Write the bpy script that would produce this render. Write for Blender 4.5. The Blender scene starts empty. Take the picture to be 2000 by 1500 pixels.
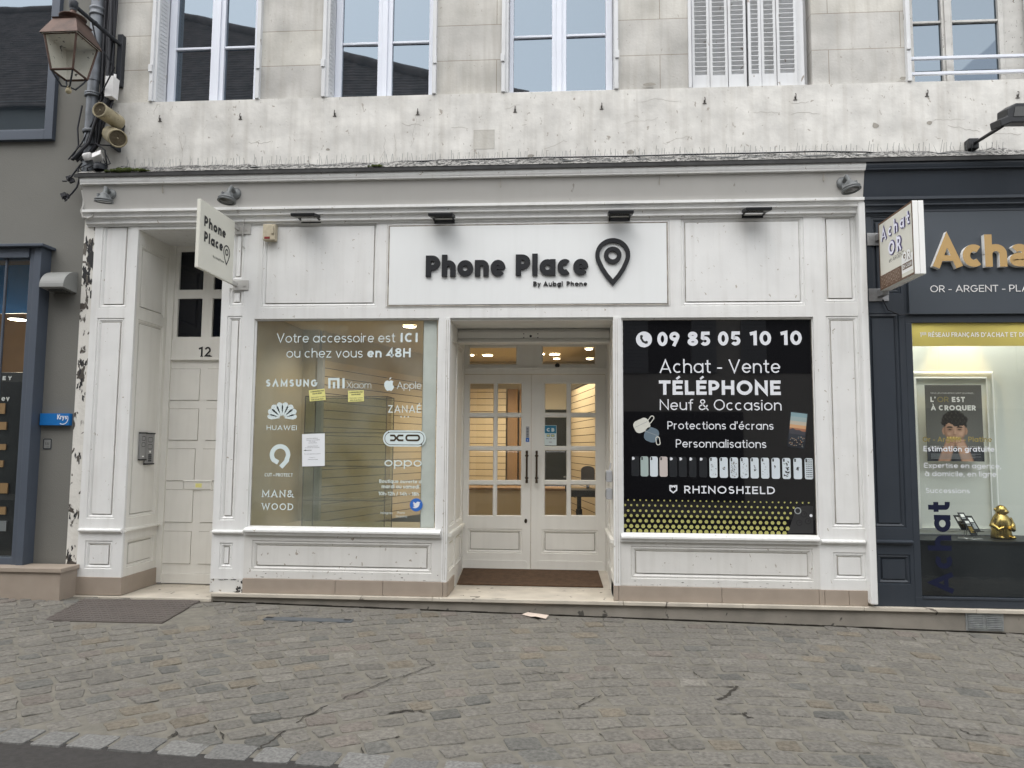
import bpy, math, random
from math import sin, cos, pi, radians as R
from mathutils import Vector as V
random.seed(7)
S = bpy.context.scene
COL = S.collection
# ---------------------------------------------------------------- camera, light, exposure
CAM = V((0, -7.07, 1.6)); FPX = 1450.0
yaw, pit, rol = R(-4.04), R(4.83), R(0.407)
fw = V((sin(yaw)*cos(pit), cos(yaw)*cos(pit), sin(pit)))
r0 = V((cos(yaw), -sin(yaw), 0)); u0_ = r0.cross(fw)
rt = r0*cos(rol) + u0_*sin(rol); up = u0_*cos(rol) - r0*sin(rol)
cd = bpy.data.cameras.new('camera'); cam = bpy.data.objects.new('camera', cd); COL.objects.link(cam)
cd.sensor_width = 36; cd.lens = FPX/2000*36; cd.clip_end = 500; cd.clip_start = 0.05
M = cam.matrix_world.copy()
for i in range(3):
    M[i][0] = rt[i]; M[i][1] = up[i]; M[i][2] = -fw[i]; M[i][3] = CAM[i]
cam.matrix_world = M
S.camera = cam
w = bpy.data.worlds.new('World'); S.world = w; w.use_nodes = True
nt = w.node_tree; bg = nt.nodes['Background']
sky = nt.nodes.new('ShaderNodeTexSky'); sky.sky_type = 'NISHITA'; sky.sun_disc = False
SUN_EL, SUN_AZ = R(58), R(205)            # azimuth clockwise from +Y: the sun stands behind the camera, a little left
sky.sun_elevation = SUN_EL; sky.sun_rotation = SUN_AZ
sky.air_density = 1.0; sky.dust_density = 1.5; sky.ozone_density = 1.0
hs = nt.nodes.new('ShaderNodeHueSaturation'); hs.inputs['Saturation'].default_value = 0.22   # overcast: nearly grey sky
nt.links.new(sky.outputs[0], hs.inputs['Color']); nt.links.new(hs.outputs[0], bg.inputs[0])
bg.inputs[1].default_value = 0.15
sd = bpy.data.lights.new('sun', 'SUN'); sd.energy = .75; sd.angle = R(100); sd.color = (1, .96, .86)
sun = bpy.data.objects.new('sun', sd); COL.objects.link(sun)
sdir = V((sin(SUN_AZ)*cos(SUN_EL), cos(SUN_AZ)*cos(SUN_EL), sin(SUN_EL)))
sun.rotation_euler = sdir.to_track_quat('Z', 'Y').to_euler(); sun.location = sdir*60
S.view_settings.view_transform = 'Standard'; S.view_settings.look = 'None'
S.view_settings.exposure = 1.42; S.view_settings.gamma = 1
S.render.engine = 'CYCLES'
S.cycles.max_bounces = 8; S.cycles.transparent_max_bounces = 12
# ---------------------------------------------------------------- pixel <-> place
def at(px, py, Y=0.0):
    d = fw*FPX + rt*(px-1000) - up*(py-750)
    return CAM + d*((Y-CAM.y)/d.y)
def atx(px, py, X):
    d = fw*FPX + rt*(px-1000) - up*(py-750)
    return CAM + d*((X-CAM.x)/d.x)
def atz(px, py, Z):
    d = fw*FPX + rt*(px-1000) - up*(py-750)
    return CAM + d*((Z-CAM.z)/d.z)
def rect(x0, y0, x1, y1, Y):        # pixel box -> X0, X1, Z0, Z1 on the plane y = Y
    xm, ym = (x0+x1)/2, (y0+y1)/2
    return at(x0, ym, Y).x, at(x1, ym, Y).x, at(xm, y1, Y).z, at(xm, y0, Y).z
def gz(x, y=0.0): return 0.06 - 0.017*(x+.5) + 0.02*min(y, 0) 
# ---------------------------------------------------------------- materials
def mat(name, col, rough=.6, metal=0, noise=.0, nscale=6, streak=0, spots=0, spotcol=(.08,.07,.06), bump=0, bscale=60, ior=1.45, vary=None, emit=0, stretch=(1,1,1), spotscale=9):
    m = bpy.data.materials.new(name); m.use_nodes = True; t = m.node_tree; N = t.nodes; L = t.links
    b = N['Principled BSDF']; b.inputs['Roughness'].default_value = rough; b.inputs['Metallic'].default_value = metal
    b.inputs['IOR'].default_value = ior
    c = (*col, 1)
    if emit:
        b.inputs['Emission Color'].default_value = c; b.inputs['Emission Strength'].default_value = emit
    out = None
    def rgb(v):
        n = N.new('ShaderNodeRGB'); n.outputs[0].default_value = (*v, 1); return n.outputs[0]
    if noise or streak or spots or bump or vary:
        tc = N.new('ShaderNodeNewGeometry')
        def nz(scale, det=5, sc=(1,1,1), dist=0):
            mp = N.new('ShaderNodeMapping'); mp.inputs['Scale'].default_value = sc; L.new(tc.outputs['Position'], mp.inputs[0])
            n = N.new('ShaderNodeTexNoise'); n.inputs['Scale'].default_value = scale; n.inputs['Detail'].default_value = det
            n.inputs['Distortion'].default_value = dist
            L.new(mp.outputs[0], n.inputs[0]); return n.outputs[0]
        def ramp(f, a, b_, va=0., vb=1.):
            r = N.new('ShaderNodeMapRange'); r.inputs[1].default_value = a; r.inputs[2].default_value = b_
            r.inputs[3].default_value = va; r.inputs[4].default_value = vb; L.new(f, r.inputs[0]); return r.outputs[0]
        def mix(f, a, b_, mode='MIX'):
            x = N.new('ShaderNodeMix'); x.data_type = 'RGBA'; x.blend_type = mode
            if isinstance(f, float): x.inputs[0].default_value = f
            else: L.new(f, x.inputs[0])
            L.new(a, x.inputs[6]); L.new(b_, x.inputs[7]); return x.outputs[2]
        out = rgb(col)
        if vary:
            a = N.new('ShaderNodeVertexColor'); a.layer_name = vary
            out = mix(1.0, a.outputs[0], out, 'MULTIPLY')
        if noise:
            f = ramp(nz(nscale, 6, stretch), .3, .7)
            out = mix(f, mix(1.0, out, rgb((1-noise,)*3), 'MULTIPLY'), out)
        if streak:
            f = ramp(nz(5, 6, (3.2, 3.2, .22)), .48, .8, 0, streak)
            out = mix(f, out, rgb((.30,.27,.22)))
        if spots:
            f = ramp(nz(spotscale, 9, (1,1,.7), .6), .69-spots*.1, .72-spots*.1)
            out = mix(f, out, rgb(spotcol))
        L.new(out, b.inputs['Base Color'])
        if bump:
            bp = N.new('ShaderNodeBump'); bp.inputs['Strength'].default_value = bump; bp.inputs['Distance'].default_value = .01
            L.new(nz(bscale, 6), bp.inputs['Height']); L.new(bp.outputs[0], b.inputs['Normal'])
    else: b.inputs['Base Color'].default_value = c
    return m
def glassy(name, tint=(.93,.97,.95), ior=1.55, dirt_haze=.03, dirt_hazecol=(.6,.66,.62)):
    m = bpy.data.materials.new(name); m.use_nodes = True; t = m.node_tree; N = t.nodes; L = t.links
    N.remove(N['Principled BSDF'])
    tr = N.new('ShaderNodeBsdfTransparent'); tr.inputs[0].default_value = (*tint, 1)
    gl = N.new('ShaderNodeBsdfGlossy'); gl.inputs['Roughness'].default_value = .01
    f0 = ((ior-1)/(ior+1))**2*1.7                      # two faces of the pane; Schlick, the same from both sides
    lw = N.new('ShaderNodeLayerWeight'); lw.inputs[0].default_value = .5
    pw_ = N.new('ShaderNodeMath'); pw_.operation = 'POWER'; pw_.inputs[1].default_value = 5; L.new(lw.outputs['Facing'], pw_.inputs[0])
    fr = N.new('ShaderNodeMath'); fr.operation = 'MULTIPLY_ADD'; fr.inputs[1].default_value = 1-f0; fr.inputs[2].default_value = f0; L.new(pw_.outputs[0], fr.inputs[0])
    mx = N.new('ShaderNodeMixShader'); L.new(fr.outputs[0], mx.inputs[0]); L.new(tr.outputs[0], mx.inputs[1]); L.new(gl.outputs[0], mx.inputs[2])
    df = N.new('ShaderNodeBsdfDiffuse'); df.inputs[0].default_value = (*dirt_hazecol, 1)  # diffuse veil over the pane: dirt, and painted reflection haze on the shop window
    geo = N.new('ShaderNodeNewGeometry'); nz = N.new('ShaderNodeTexNoise'); nz.inputs['Scale'].default_value = 2.2; nz.inputs['Detail'].default_value = 6
    L.new(geo.outputs['Position'], nz.inputs[0])
    mr = N.new('ShaderNodeMapRange'); mr.inputs[1].default_value = .35; mr.inputs[2].default_value = .75; mr.inputs[3].default_value = dirt_haze*.4; mr.inputs[4].default_value = dirt_haze*1.8
    L.new(nz.outputs[0], mr.inputs[0])
    m2 = N.new('ShaderNodeMixShader'); L.new(mr.outputs[0], m2.inputs[0]); L.new(mx.outputs[0], m2.inputs[1]); L.new(df.outputs[0], m2.inputs[2])
    L.new(m2.outputs[0], N['Material Output'].inputs[0]); return m
MT = {}
MT['white'] = mat('white_paint', (.77,.77,.755), .5, noise=.07, nscale=4.5, streak=.17, spots=.05, spotcol=(.40,.36,.30), spotscale=34, bump=.08, bscale=70)
MT['worn'] = mat('worn_white_paint', (.70,.69,.66), .55, noise=.08, nscale=4, streak=.16, spots=.22, spotcol=(.34,.30,.25), bump=.10, bscale=60, spotscale=26)
MT['panel'] = mat('sign_white', (.80,.815,.81), .35, noise=.03, nscale=2, streak=.04)
MT['fascia'] = mat('fascia_grey', (.47,.46,.435), .55, noise=.05, nscale=2, streak=.06, spots=.05, spotcol=(.3,.28,.25))  # darker grey than the white cornice mouldings; cables and brackets use it too
MT['cream'] = mat('cream_door_paint', (.78,.765,.715), .5, noise=.06, nscale=3, streak=.10, bump=.04, bscale=90)
MT['grime'] = mat('grime_line', (.50,.46,.40), .9, noise=.5, nscale=9)
MT['peel'] = mat('peeling_pier_paint', (.72,.70,.65), .7, noise=.12, nscale=5, streak=.2, spots=1.15, spotcol=(.07,.06,.05), bump=.5, bscale=28, spotscale=9)
MT['band'] = mat('aged_white_render', (.725,.71,.67), .85, noise=.28, nscale=4.2, streak=.32, spots=.25, spotcol=(.38,.35,.31), bump=.30, bscale=24, spotscale=24)
MT['grey'] = mat('grey_render', (.185,.182,.165), .9, noise=.10, nscale=1.2, bump=.25, bscale=120)
MT['navy'] = mat('navy_paint', (.034,.042,.054), .42, noise=.12, nscale=3, streak=.02)
MT['navypanel'] = mat('slate_sign_panel', (.062,.073,.087), .35, noise=.06, nscale=2)
MT['slateblue'] = mat('slate_blue_metal', (.078,.094,.122), .45, noise=.1, nscale=4)
MT['tile'] = mat('beige_plinth_tile', (.36,.30,.245), .55, noise=.12, nscale=7, streak=.2, bump=.04)
MT['step'] = mat('cream_step_stone', (.56,.51,.43), .75, noise=.22, nscale=5, spots=.35, spotcol=(.15,.13,.11), bump=.1, bscale=70)
MT['riser'] = mat('stained_concrete', (.30,.275,.235), .9, noise=.35, nscale=3, spots=.45, spotcol=(.08,.075,.065), bump=.2, bscale=50)
MT['black'] = mat('black_paint', (.012,.013,.015), .42)
MT['letter'] = mat('black_letter', (.006,.007,.010), .55)
MT['ink'] = mat('black_ink', (.02,.02,.022), .6)
MT['blackcable'] = mat('black_cable', (.014,.015,.02), .55)
MT['iron'] = mat('dark_iron', (.022,.026,.034), .5, noise=.3, nscale=14)
MT['zinc'] = mat('zinc_pipe', (.21,.225,.245), .5, .35, noise=.4, nscale=9, spots=.3, spotcol=(.12,.08,.06))
MT['flash'] = mat('dark_flashing', (.045,.045,.045), .7, noise=.5, nscale=8)
MT['copper'] = mat('aged_copper', (.105,.062,.047), .5, .4, noise=.5, nscale=10)
MT['frost'] = mat('spotted_milk_glass', (.66,.64,.58), .5, spots=.45, spotcol=(.05,.045,.04), spotscale=22)
MT['lamp_glass'] = glassy('lantern_glass', (.93,.93,.9), 1.4, .05, (.45,.43,.38))
MT['speaker'] = mat('yellowed_plastic', (.40,.345,.22), .5, noise=.3, nscale=16, spots=.45, spotcol=(.07,.055,.03), spotscale=20)
MT['grille'] = mat('speaker_grille', (.19,.155,.10), .7, noise=.3, nscale=60)
MT['wplastic'] = mat('white_plastic', (.78,.77,.76), .4, noise=.08, nscale=20)
MT['gplastic'] = mat('grey_plastic', (.38,.39,.41), .5)
MT['spot'] = mat('grey_metal_lamp', (.17,.18,.182), .42, .2, noise=.2, nscale=20)
MT['dglass'] = mat('lamp_lens', (.06,.06,.055), .15)
MT['upvc'] = mat('white_window_frame', (.70,.73,.80), .4, noise=.03, nscale=5)
MT['shutter'] = mat('pale_shutter_paint', (.64,.65,.66), .55, noise=.08, nscale=6, streak=.22, spots=.15, spotcol=(.3,.27,.24), spotscale=16)
MT['oldwood'] = mat('worn_grey_wood', (.58,.57,.54), .7, noise=.2, nscale=8, spotscale=45, spots=.4, spotcol=(.15,.13,.11))
MT['upane'] = mat('upper_window_glass', (.014,.019,.024), .012, ior=2.35); MT['upane'].node_tree.nodes['Principled BSDF'].inputs['Specular Tint'].default_value = (.72,.86,1,1)
MT['film'] = mat('black_window_film', (.006,.006,.007), .02, ior=1.68)
MT['darkpane'] = mat('dark_transom_glass', (.004,.005,.009), .05, ior=1.4)
MT['glass'] = glassy('shop_glass', (.92,.945,.92), 1.55, .16, (.52,.56,.50))  # strong pale veil: the street's hazy reflection painted in, besides dirt
MT['doorglass'] = glassy('door_glass', (.96,.96,.94), 1.45, .02)
MT['cabglass'] = glassy('cabinet_glass', (.70,.74,.66), 1.3, .015)
MT['rglass'] = glassy('right_shop_glass', (.90,.94,.93), 1.5, .012)
MT['frostfilm'] = mat('frosted_film', (.77,.79,.78), .6, noise=.1, nscale=3)
MT['vinyl'] = mat('pale_vinyl', (.68,.77,.77), .5)
MT['vinylw'] = mat('white_vinyl', (.74,.76,.80), .5)
MT['gold'] = mat('polished_gold', (.46,.33,.11), .22, 1)
MT['goldface'] = mat('gold_letter_face', (.46,.30,.12), .45)
MT['acrylic'] = mat('white_acrylic', (.86,.86,.84), .4)
MT['goldtext'] = mat('gold_vinyl', (.30,.24,.07), .5)
MT['navytext'] = mat('navy_vinyl', (.002,.005,.028), .5)
MT['yellowband'] = mat('mustard_band', (.36,.29,.07), .5)
MT['beige'] = mat('beige_shop_wall', (.48,.42,.30), .8, noise=.06, nscale=2)
MT['slat'] = mat('slatwall_board', (.62,.50,.32), .6, noise=.05, nscale=3)
MT['slatgap'] = mat('slat_groove', (.05,.035,.02), .9)
MT['ceil'] = mat('beige_ceiling', (.78,.68,.50), .9)
MT['floorin'] = mat('brown_shop_floor', (.23,.16,.09), .5, noise=.2, nscale=4)
MT['void'] = mat('dark_doorway', (.006,.008,.006), .8)
MT['light'] = mat('lit_lamp', (1,.93,.80), emit=14)
MT['chair'] = mat('grey_chair_fabric', (.16,.16,.18), .8)
MT['mat'] = mat('coir_mat', (.115,.068,.038), .98, noise=.35, nscale=18, bump=.6, bscale=300)
MT['plate'] = mat('chequer_plate', (.125,.108,.098), .6, .15, noise=.2, nscale=5)
MT['cover'] = mat('grey_cover', (.095,.105,.115), .7, noise=.2, nscale=8)
MT['paper'] = mat('white_paper', (.80,.82,.85), .7)
MT['kraft'] = mat('torn_paper', (.62,.52,.44), .8)
MT['yellow'] = mat('yellow_sticker', (.78,.74,.28), .6)
MT['blue'] = mat('blue_sign', (.012,.15,.44), .35)
MT['tweet'] = mat('blue_badge', (.03,.14,.50), .5)
MT['cardblue'] = mat('teal_card_print', (.01,.17,.30), .5)
MT['steel'] = mat('brushed_steel', (.42,.42,.42), .4, .8, noise=.2, nscale=30)
MT['alu'] = mat('galvanised', (.40,.42,.42), .45, .5, noise=.3, nscale=20)
MT['intercom'] = mat('intercom_steel', (.30,.30,.30), .45, .3)
MT['brass'] = mat('dark_bronze', (.065,.045,.028), .4, .6, noise=.3, nscale=20)
MT['signcream'] = mat('cream_sign', (.70,.69,.61), .45, noise=.03, nscale=3)
MT['alarm'] = mat('yellowed_box', (.52,.46,.34), .6, noise=.2, nscale=30)
MT['red'] = mat('dull_red', (.20,.02,.02), .5)
MT['redleaf'] = mat('red_scrap', (.5,.02,.02), .6)
MT['moss'] = mat('moss', (.055,.075,.012), .95, noise=.5, nscale=40)
MT['brown'] = mat('brown_print', (.12,.065,.035), .5)
MT['led'] = mat('led_letter', (.80,.80,.92), .4)
MT['ledrim'] = mat('violet_rim', (.10,.08,.22), .5)
MT['roof'] = mat('dark_roof_tiles', (.33,.25,.21), .8, noise=.5, nscale=3)
MT['opp'] = mat('opposite_stone', (.50,.47,.42), .85, noise=.15, nscale=1)
MT['oppdark'] = mat('opposite_dark', (.03,.03,.035), .4)
MT['oppshut'] = mat('opposite_shutters', (.26,.27,.28), .6)
MT['asphalt'] = mat('asphalt', (.055,.051,.048), .95, noise=.3, nscale=30, bump=.5, bscale=220)
MT['joint'] = mat('sandy_joint', (.200,.187,.157), .95, noise=.3, nscale=14, bump=.5, bscale=120)
MT['cobble'] = mat('cobble_stone', (.198,.187,.166), .75, noise=.46, nscale=40, bump=.9, bscale=75, vary='tint', spots=.15, spotcol=(.10,.095,.09), spotscale=30)
MT['kerb'] = mat('granite_kerb', (.225,.22,.205), .8, noise=.5, nscale=60, bump=.4, bscale=90, vary='tint')
MT['skin'] = mat('printed_skin', (.52,.32,.23), .6, noise=.25, nscale=38)
MT['hair'] = mat('printed_hair', (.02,.016,.014), .6)
MT['posterbg'] = mat('poster_grey', (.10,.10,.095), .5)
MT['rwall'] = mat('white_display_board', (.66,.68,.64), .6)
MT['blackgloss'] = mat('dark_shelf_front', (.006,.009,.013), .45)
MT['navyblue'] = mat('blue_banner', (.02,.20,.50), .6)
MT['wood'] = mat('warm_shop_wall', (.30,.18,.09), .7, noise=.2, nscale=4)
def stone_mat():
    m = mat('limestone_blocks', (.61,.595,.555), .85, noise=.36, nscale=2.6, streak=.38, spots=.10, spotcol=(.38,.35,.31), bump=.25, bscale=40, spotscale=34)
    t = m.node_tree; N = t.nodes; L = t.links; b = N['Principled BSDF']
    src = b.inputs['Base Color'].links[0].from_socket
    g = N.new('ShaderNodeNewGeometry'); sx = N.new('ShaderNodeSeparateXYZ'); cx = N.new('ShaderNodeCombineXYZ')
    L.new(g.outputs['Position'], sx.inputs[0]); L.new(sx.outputs[0], cx.inputs[0])
    ad = N.new('ShaderNodeMath'); ad.operation = 'ADD'; ad.inputs[1].default_value = -5.10; L.new(sx.outputs[2], ad.inputs[0]); L.new(ad.outputs[0], cx.inputs[1])
    br = N.new('ShaderNodeTexBrick'); L.new(cx.outputs[0], br.inputs[0])
    br.inputs['Scale'].default_value = 1; br.inputs['Brick Width'].default_value = 1.62; br.inputs['Row Height'].default_value = .37
    br.inputs['Mortar Size'].default_value = .0045; br.inputs['Mortar Smooth'].default_value = .3; br.offset = .42
    br.inputs['Color1'].default_value = (.93,.93,.94,1); br.inputs['Color2'].default_value = (1.04,1.03,1.0,1); br.inputs['Mortar'].default_value = (.62,.57,.52,1)
    x = N.new('ShaderNodeMix'); x.data_type = 'RGBA'; x.blend_type = 'MULTIPLY'; x.inputs[0].default_value = 1
    L.new(src, x.inputs[6]); L.new(br.outputs[0], x.inputs[7]); L.new(x.outputs[2], b.inputs['Base Color']); return m
MT['stone'] = stone_mat()

def lucent(name, col, k):
    m = mat(name, col, .5); t = m.node_tree; N = t.nodes; L = t.links; tl = N.new('ShaderNodeBsdfTranslucent'); tl.inputs[0].default_value = (*[min(1,c*1.6) for c in col],1)
    mx = N.new('ShaderNodeMixShader'); mx.inputs[0].default_value = k; L.new(N['Principled BSDF'].outputs[0], mx.inputs[1]); L.new(tl.outputs[0], mx.inputs[2]); L.new(mx.outputs[0], N['Material Output'].inputs[0]); return m
MT['yellowband'] = lucent('mustard_band', (.36,.30,.085), .22)
MT['patch'] = mat('bare_plaster', (.34,.32,.28), .9, noise=.2, nscale=30)
MT['mould'] = mat('mouldy_fillet', (.40,.39,.37), .9, noise=.6, nscale=7, stretch=(.5,1,1), spots=1.9, spotcol=(.045,.045,.042), spotscale=34, bump=.4, bscale=40)
MT['soil'] = mat('dark_soil', (.05,.044,.036), .95, noise=.4, nscale=40)
MT['flake'] = mat('bare_brown_plaster', (.16,.145,.125), .95, noise=.5, nscale=30)
MT['crackgrey'] = mat('hairline_crack', (.36,.335,.30), .95)
MT['hexdot'] = mat('yellow_green_print', (.40,.39,.13), .5)
MT['hook'] = mat('rusty_grey_iron', (.12,.11,.10), .7, noise=.4, nscale=40)
def wavy(m, k):        # old float glass is never quite flat
    t = m.node_tree; N = t.nodes; L = t.links; g = N.new('ShaderNodeNewGeometry'); z = N.new('ShaderNodeTexNoise'); z.inputs['Scale'].default_value = 3.5; z.inputs['Detail'].default_value = 1
    L.new(g.outputs['Position'], z.inputs[0]); b = N.new('ShaderNodeBump'); b.inputs['Strength'].default_value = k; b.inputs['Distance'].default_value = .01; L.new(z.outputs[0], b.inputs['Height'])
    L.new(b.outputs[0], N['Principled BSDF'].inputs['Normal'])
wavy(MT['upane'], .018); wavy(MT['film'], .015)
MT['print'] = mat('printed_photograph', (1,1,1), .45, vary='tint')
# ---------------------------------------------------------------- mesh builder
ORG = {}
class MB:
    def __init__(s): s.v = []; s.f = []; s.m = []; s.c = []; s.sm = []
    def face(s, pts, m=0, smooth=False, col=None):
        i = len(s.v); s.v += [tuple(p) for p in pts]; s.f.append(tuple(range(i, i+len(pts)))); s.m.append(m); s.sm.append(smooth); s.c.append(col)
    def idx(s, vs, fs, m=0, smooth=False, col=None):
        i = len(s.v); s.v += [tuple(p) for p in vs]
        for f in fs: s.f.append(tuple(i+k for k in f)); s.m.append(m); s.sm.append(smooth); s.c.append(col)
    def box(s, x0, x1, y0, y1, z0, z1, m=0):
        x0,x1 = min(x0,x1),max(x0,x1); y0,y1 = min(y0,y1),max(y0,y1); z0,z1 = min(z0,z1),max(z0,z1)
        s.idx([(x0,y0,z0),(x1,y0,z0),(x1,y1,z0),(x0,y1,z0),(x0,y0,z1),(x1,y0,z1),(x1,y1,z1),(x0,y1,z1)],
              [(0,3,2,1),(4,5,6,7),(0,1,5,4),(1,2,6,5),(2,3,7,6),(3,0,4,7)], m)
    def obox(s, c, ax, ay, az, m=0):    # oriented box: centre and three half-axis vectors
        c = V(c); ax, ay, az = V(ax), V(ay), V(az)
        P = [c+ax*i+ay*j+az*k for k in (-1,1) for (i,j) in ((-1,-1),(1,-1),(1,1),(-1,1))]
        s.idx(P, [(0,3,2,1),(4,5,6,7),(0,1,5,4),(1,2,6,5),(2,3,7,6),(3,0,4,7)], m)
    def prism(s, pts, ax, lo, hi, m=0, caps=True):   # polygon in the two other axes swept along axis ax (0,1,2)
        def P(a, b, t):
            return [(t,a,b),(a,t,b),(a,b,t)][ax]
        n = len(pts)
        A = [P(a,b,lo) for a,b in pts]; B = [P(a,b,hi) for a,b in pts]
        s.idx(A+B, [(i,(i+1)%n,n+(i+1)%n,n+i) for i in range(n)], m)
        if caps: s.face(A[::-1], m); s.face(B, m)
    def tube(s, pts, r, n=8, m=0, caps=True):
        pts = [V(p) for p in pts]; k = len(pts); rs = r if isinstance(r, (list,tuple)) else [r]*k
        rings = []; prev = None
        for i,p in enumerate(pts):
            d = (pts[min(i+1,k-1)]-pts[max(i-1,0)]).normalized()
            if prev is None:
                a = V((0,0,1)) if abs(d.z) < .9 else V((1,0,0))
                prev = d.cross(a).normalized()
            e1 = (prev - d*prev.dot(d)).normalized(); e2 = d.cross(e1); prev = e1
            rings.append([p+(e1*cos(2*pi*j/n)+e2*sin(2*pi*j/n))*rs[i] for j in range(n)])
        vs = [q for rg in rings for q in rg]
        s.idx(vs, [(i*n+j, i*n+(j+1)%n, (i+1)*n+(j+1)%n, (i+1)*n+j) for i in range(k-1) for j in range(n)], m, True)
        if caps: s.face(rings[0][::-1], m); s.face(rings[-1], m)
    def lathe(s, c, axis, prof, n=24, m=0, smooth=True):    # prof: list of (radius, distance along axis)
        c = V(c); d = V(axis).normalized(); a = V((0,0,1)) if abs(d.z) < .9 else V((1,0,0))
        e1 = d.cross(a).normalized(); e2 = d.cross(e1)
        vs = [c+d*h+(e1*cos(2*pi*j/n)+e2*sin(2*pi*j/n))*max(r,1e-4) for r,h in prof for j in range(n)]
        s.idx(vs, [(i*n+j, i*n+(j+1)%n, (i+1)*n+(j+1)%n, (i+1)*n+j) for i in range(len(prof)-1) for j in range(n)], m, smooth)
    def ball(s, c, r, m=0, n=14, sc=(1,1,1)):
        c = V(c); vs = []
        for i in range(n//2+1):
            t = pi*i/(n//2)
            for j in range(n): vs.append((c.x+r*sc[0]*sin(t)*cos(2*pi*j/n), c.y+r*sc[1]*sin(t)*sin(2*pi*j/n), c.z+r*sc[2]*cos(t)))
        s.idx(vs, [(i*n+j,(i+1)*n+j,(i+1)*n+(j+1)%n,i*n+(j+1)%n) for i in range(n//2) for j in range(n)], m, True)
    def build(s, name, mats, parent=None, loc=None, bevel=0, label=None):
        me = bpy.data.meshes.new(name)
        org = V(ORG[parent.name]) if parent else V(loc if loc is not None else (0,0,0))
        me.from_pydata([(x-org.x, y-org.y, z-org.z) for x,y,z in s.v], [], s.f); me.update()
        if isinstance(mats, str): mats = [mats]
        for k in mats: me.materials.append(MT[k])
        me.polygons.foreach_set('material_index', s.m); me.polygons.foreach_set('use_smooth', s.sm)
        if any(c is not None for c in s.c):
            at_ = me.color_attributes.new('tint', 'FLOAT_COLOR', 'CORNER'); arr = []
            for f,c in zip(s.f, s.c):
                c = c or (1,1,1)
                arr += [c[0],c[1],c[2],1.0]*len(f)
            at_.data.foreach_set('color', arr)
        o = bpy.data.objects.new(name, me); COL.objects.link(o); ORG[o.name] = org
        if parent: o.parent = parent
        else: o.location = org
        if bevel:
            b = o.modifiers.new('bevel', 'BEVEL'); b.width = bevel; b.segments = 2; b.limit_method = 'ANGLE'; b.angle_limit = R(40); b.harden_normals = False
        if label: o['label'] = label
        return o
def thing(name, label, cat, loc=(0,0,0), group=None):
    o = bpy.data.objects.new(name, None); COL.objects.link(o); o.location = loc; ORG[o.name] = V(loc)
    o.empty_display_size = .1
    return tag(o, label, cat, group)
def tag(o, label=None, cat=None, group=None, kind=None):
    if label: o['label'] = label
    if cat: o['category'] = cat
    if group: o['group'] = group
    if kind: o['kind'] = kind
    return o
def copy_tree(o, parent=None):
    c = o.copy(); COL.objects.link(c); ORG[c.name] = ORG[o.name]
    if parent is not None: c.parent = parent
    for ch in [x for x in bpy.data.objects if x.parent == o]: copy_tree(ch, c)
    return c
# ---------------------------------------------------------------- flat frames, panelling
class FR:       # a plane: origin, u, v and the outward normal
    def __init__(s, o, u, v, n): s.o, s.u, s.v, s.n = V(o), V(u), V(v), V(n)
    def p(s, u, v, d=0): return s.o+s.u*u+s.v*v+s.n*d
def front(Y): return FR((0,Y,0),(1,0,0),(0,0,1),(0,-1,0))
def grid(mb, F, u0, u1, v0, v1, d, holes=(), m=0):
    us = sorted({u0,u1,*[h[i] for h in holes for i in (0,1)]}); vs = sorted({v0,v1,*[h[i] for h in holes for i in (2,3)]})
    us = [u for u in us if u0 <= u <= u1]; vs = [v for v in vs if v0 <= v <= v1]
    for a,b in zip(us, us[1:]):
        for c,e in zip(vs, vs[1:]):
            mu, mv = (a+b)/2, (c+e)/2
            if not any(h[0] < mu < h[1] and h[2] < mv < h[3] for h in holes):
                mb.face([F.p(a,c,d),F.p(b,c,d),F.p(b,e,d),F.p(a,e,d)], m)
def ring(mb, F, r0, d0, r1, d1, m=0):
    a = [(r0[0],r0[2]),(r0[1],r0[2]),(r0[1],r0[3]),(r0[0],r0[3])]; b = [(r1[0],r1[2]),(r1[1],r1[2]),(r1[1],r1[3]),(r1[0],r1[3])]
    for i in range(4):
        j = (i+1)%4
        mb.face([F.p(*a[i],d0),F.p(*a[j],d0),F.p(*b[j],d1),F.p(*b[i],d1)], m)
def inset(r, k): return (r[0]+k, r[1]-k, r[2]+k, r[3]-k)
def panel(mb, F, r, d=0, mould=.035, groove=.007, rise=.012, sink=.020, g=1, f=0, fm=0):
    """a fielded panel sunk into a hole r of a board at depth d"""
    q = r; e = .004
    ring(mb, F, q, d, inset(q,e), d-.010, fm)                                # dirty quirk round the moulding
    a = inset(q, e); b = inset(q, e+mould*.45); c = inset(q, e+mould)
    ring(mb, F, a, d-.010, b, d-.006, fm); ring(mb, F, b, d-.006, c, d-sink, fm)
    e2 = inset(c, groove); ring(mb, F, c, d-sink, c, d-sink-.004, g); ring(mb, F, c, d-sink-.004, e2, d-sink-.004, g)
    ring(mb, F, e2, d-sink-.004, e2, d-sink+rise, f)
    grid(mb, F, *e2, d-sink+rise, (), f)
def board(mb, F, r, d, panels, thick=None, m=0, **k):
    grid(mb, F, *r, d, panels, m)
    for p in panels: panel(mb, F, p, d, **k)
    if thick: ring(mb, F, r, d, r, d-thick, m)
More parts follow.
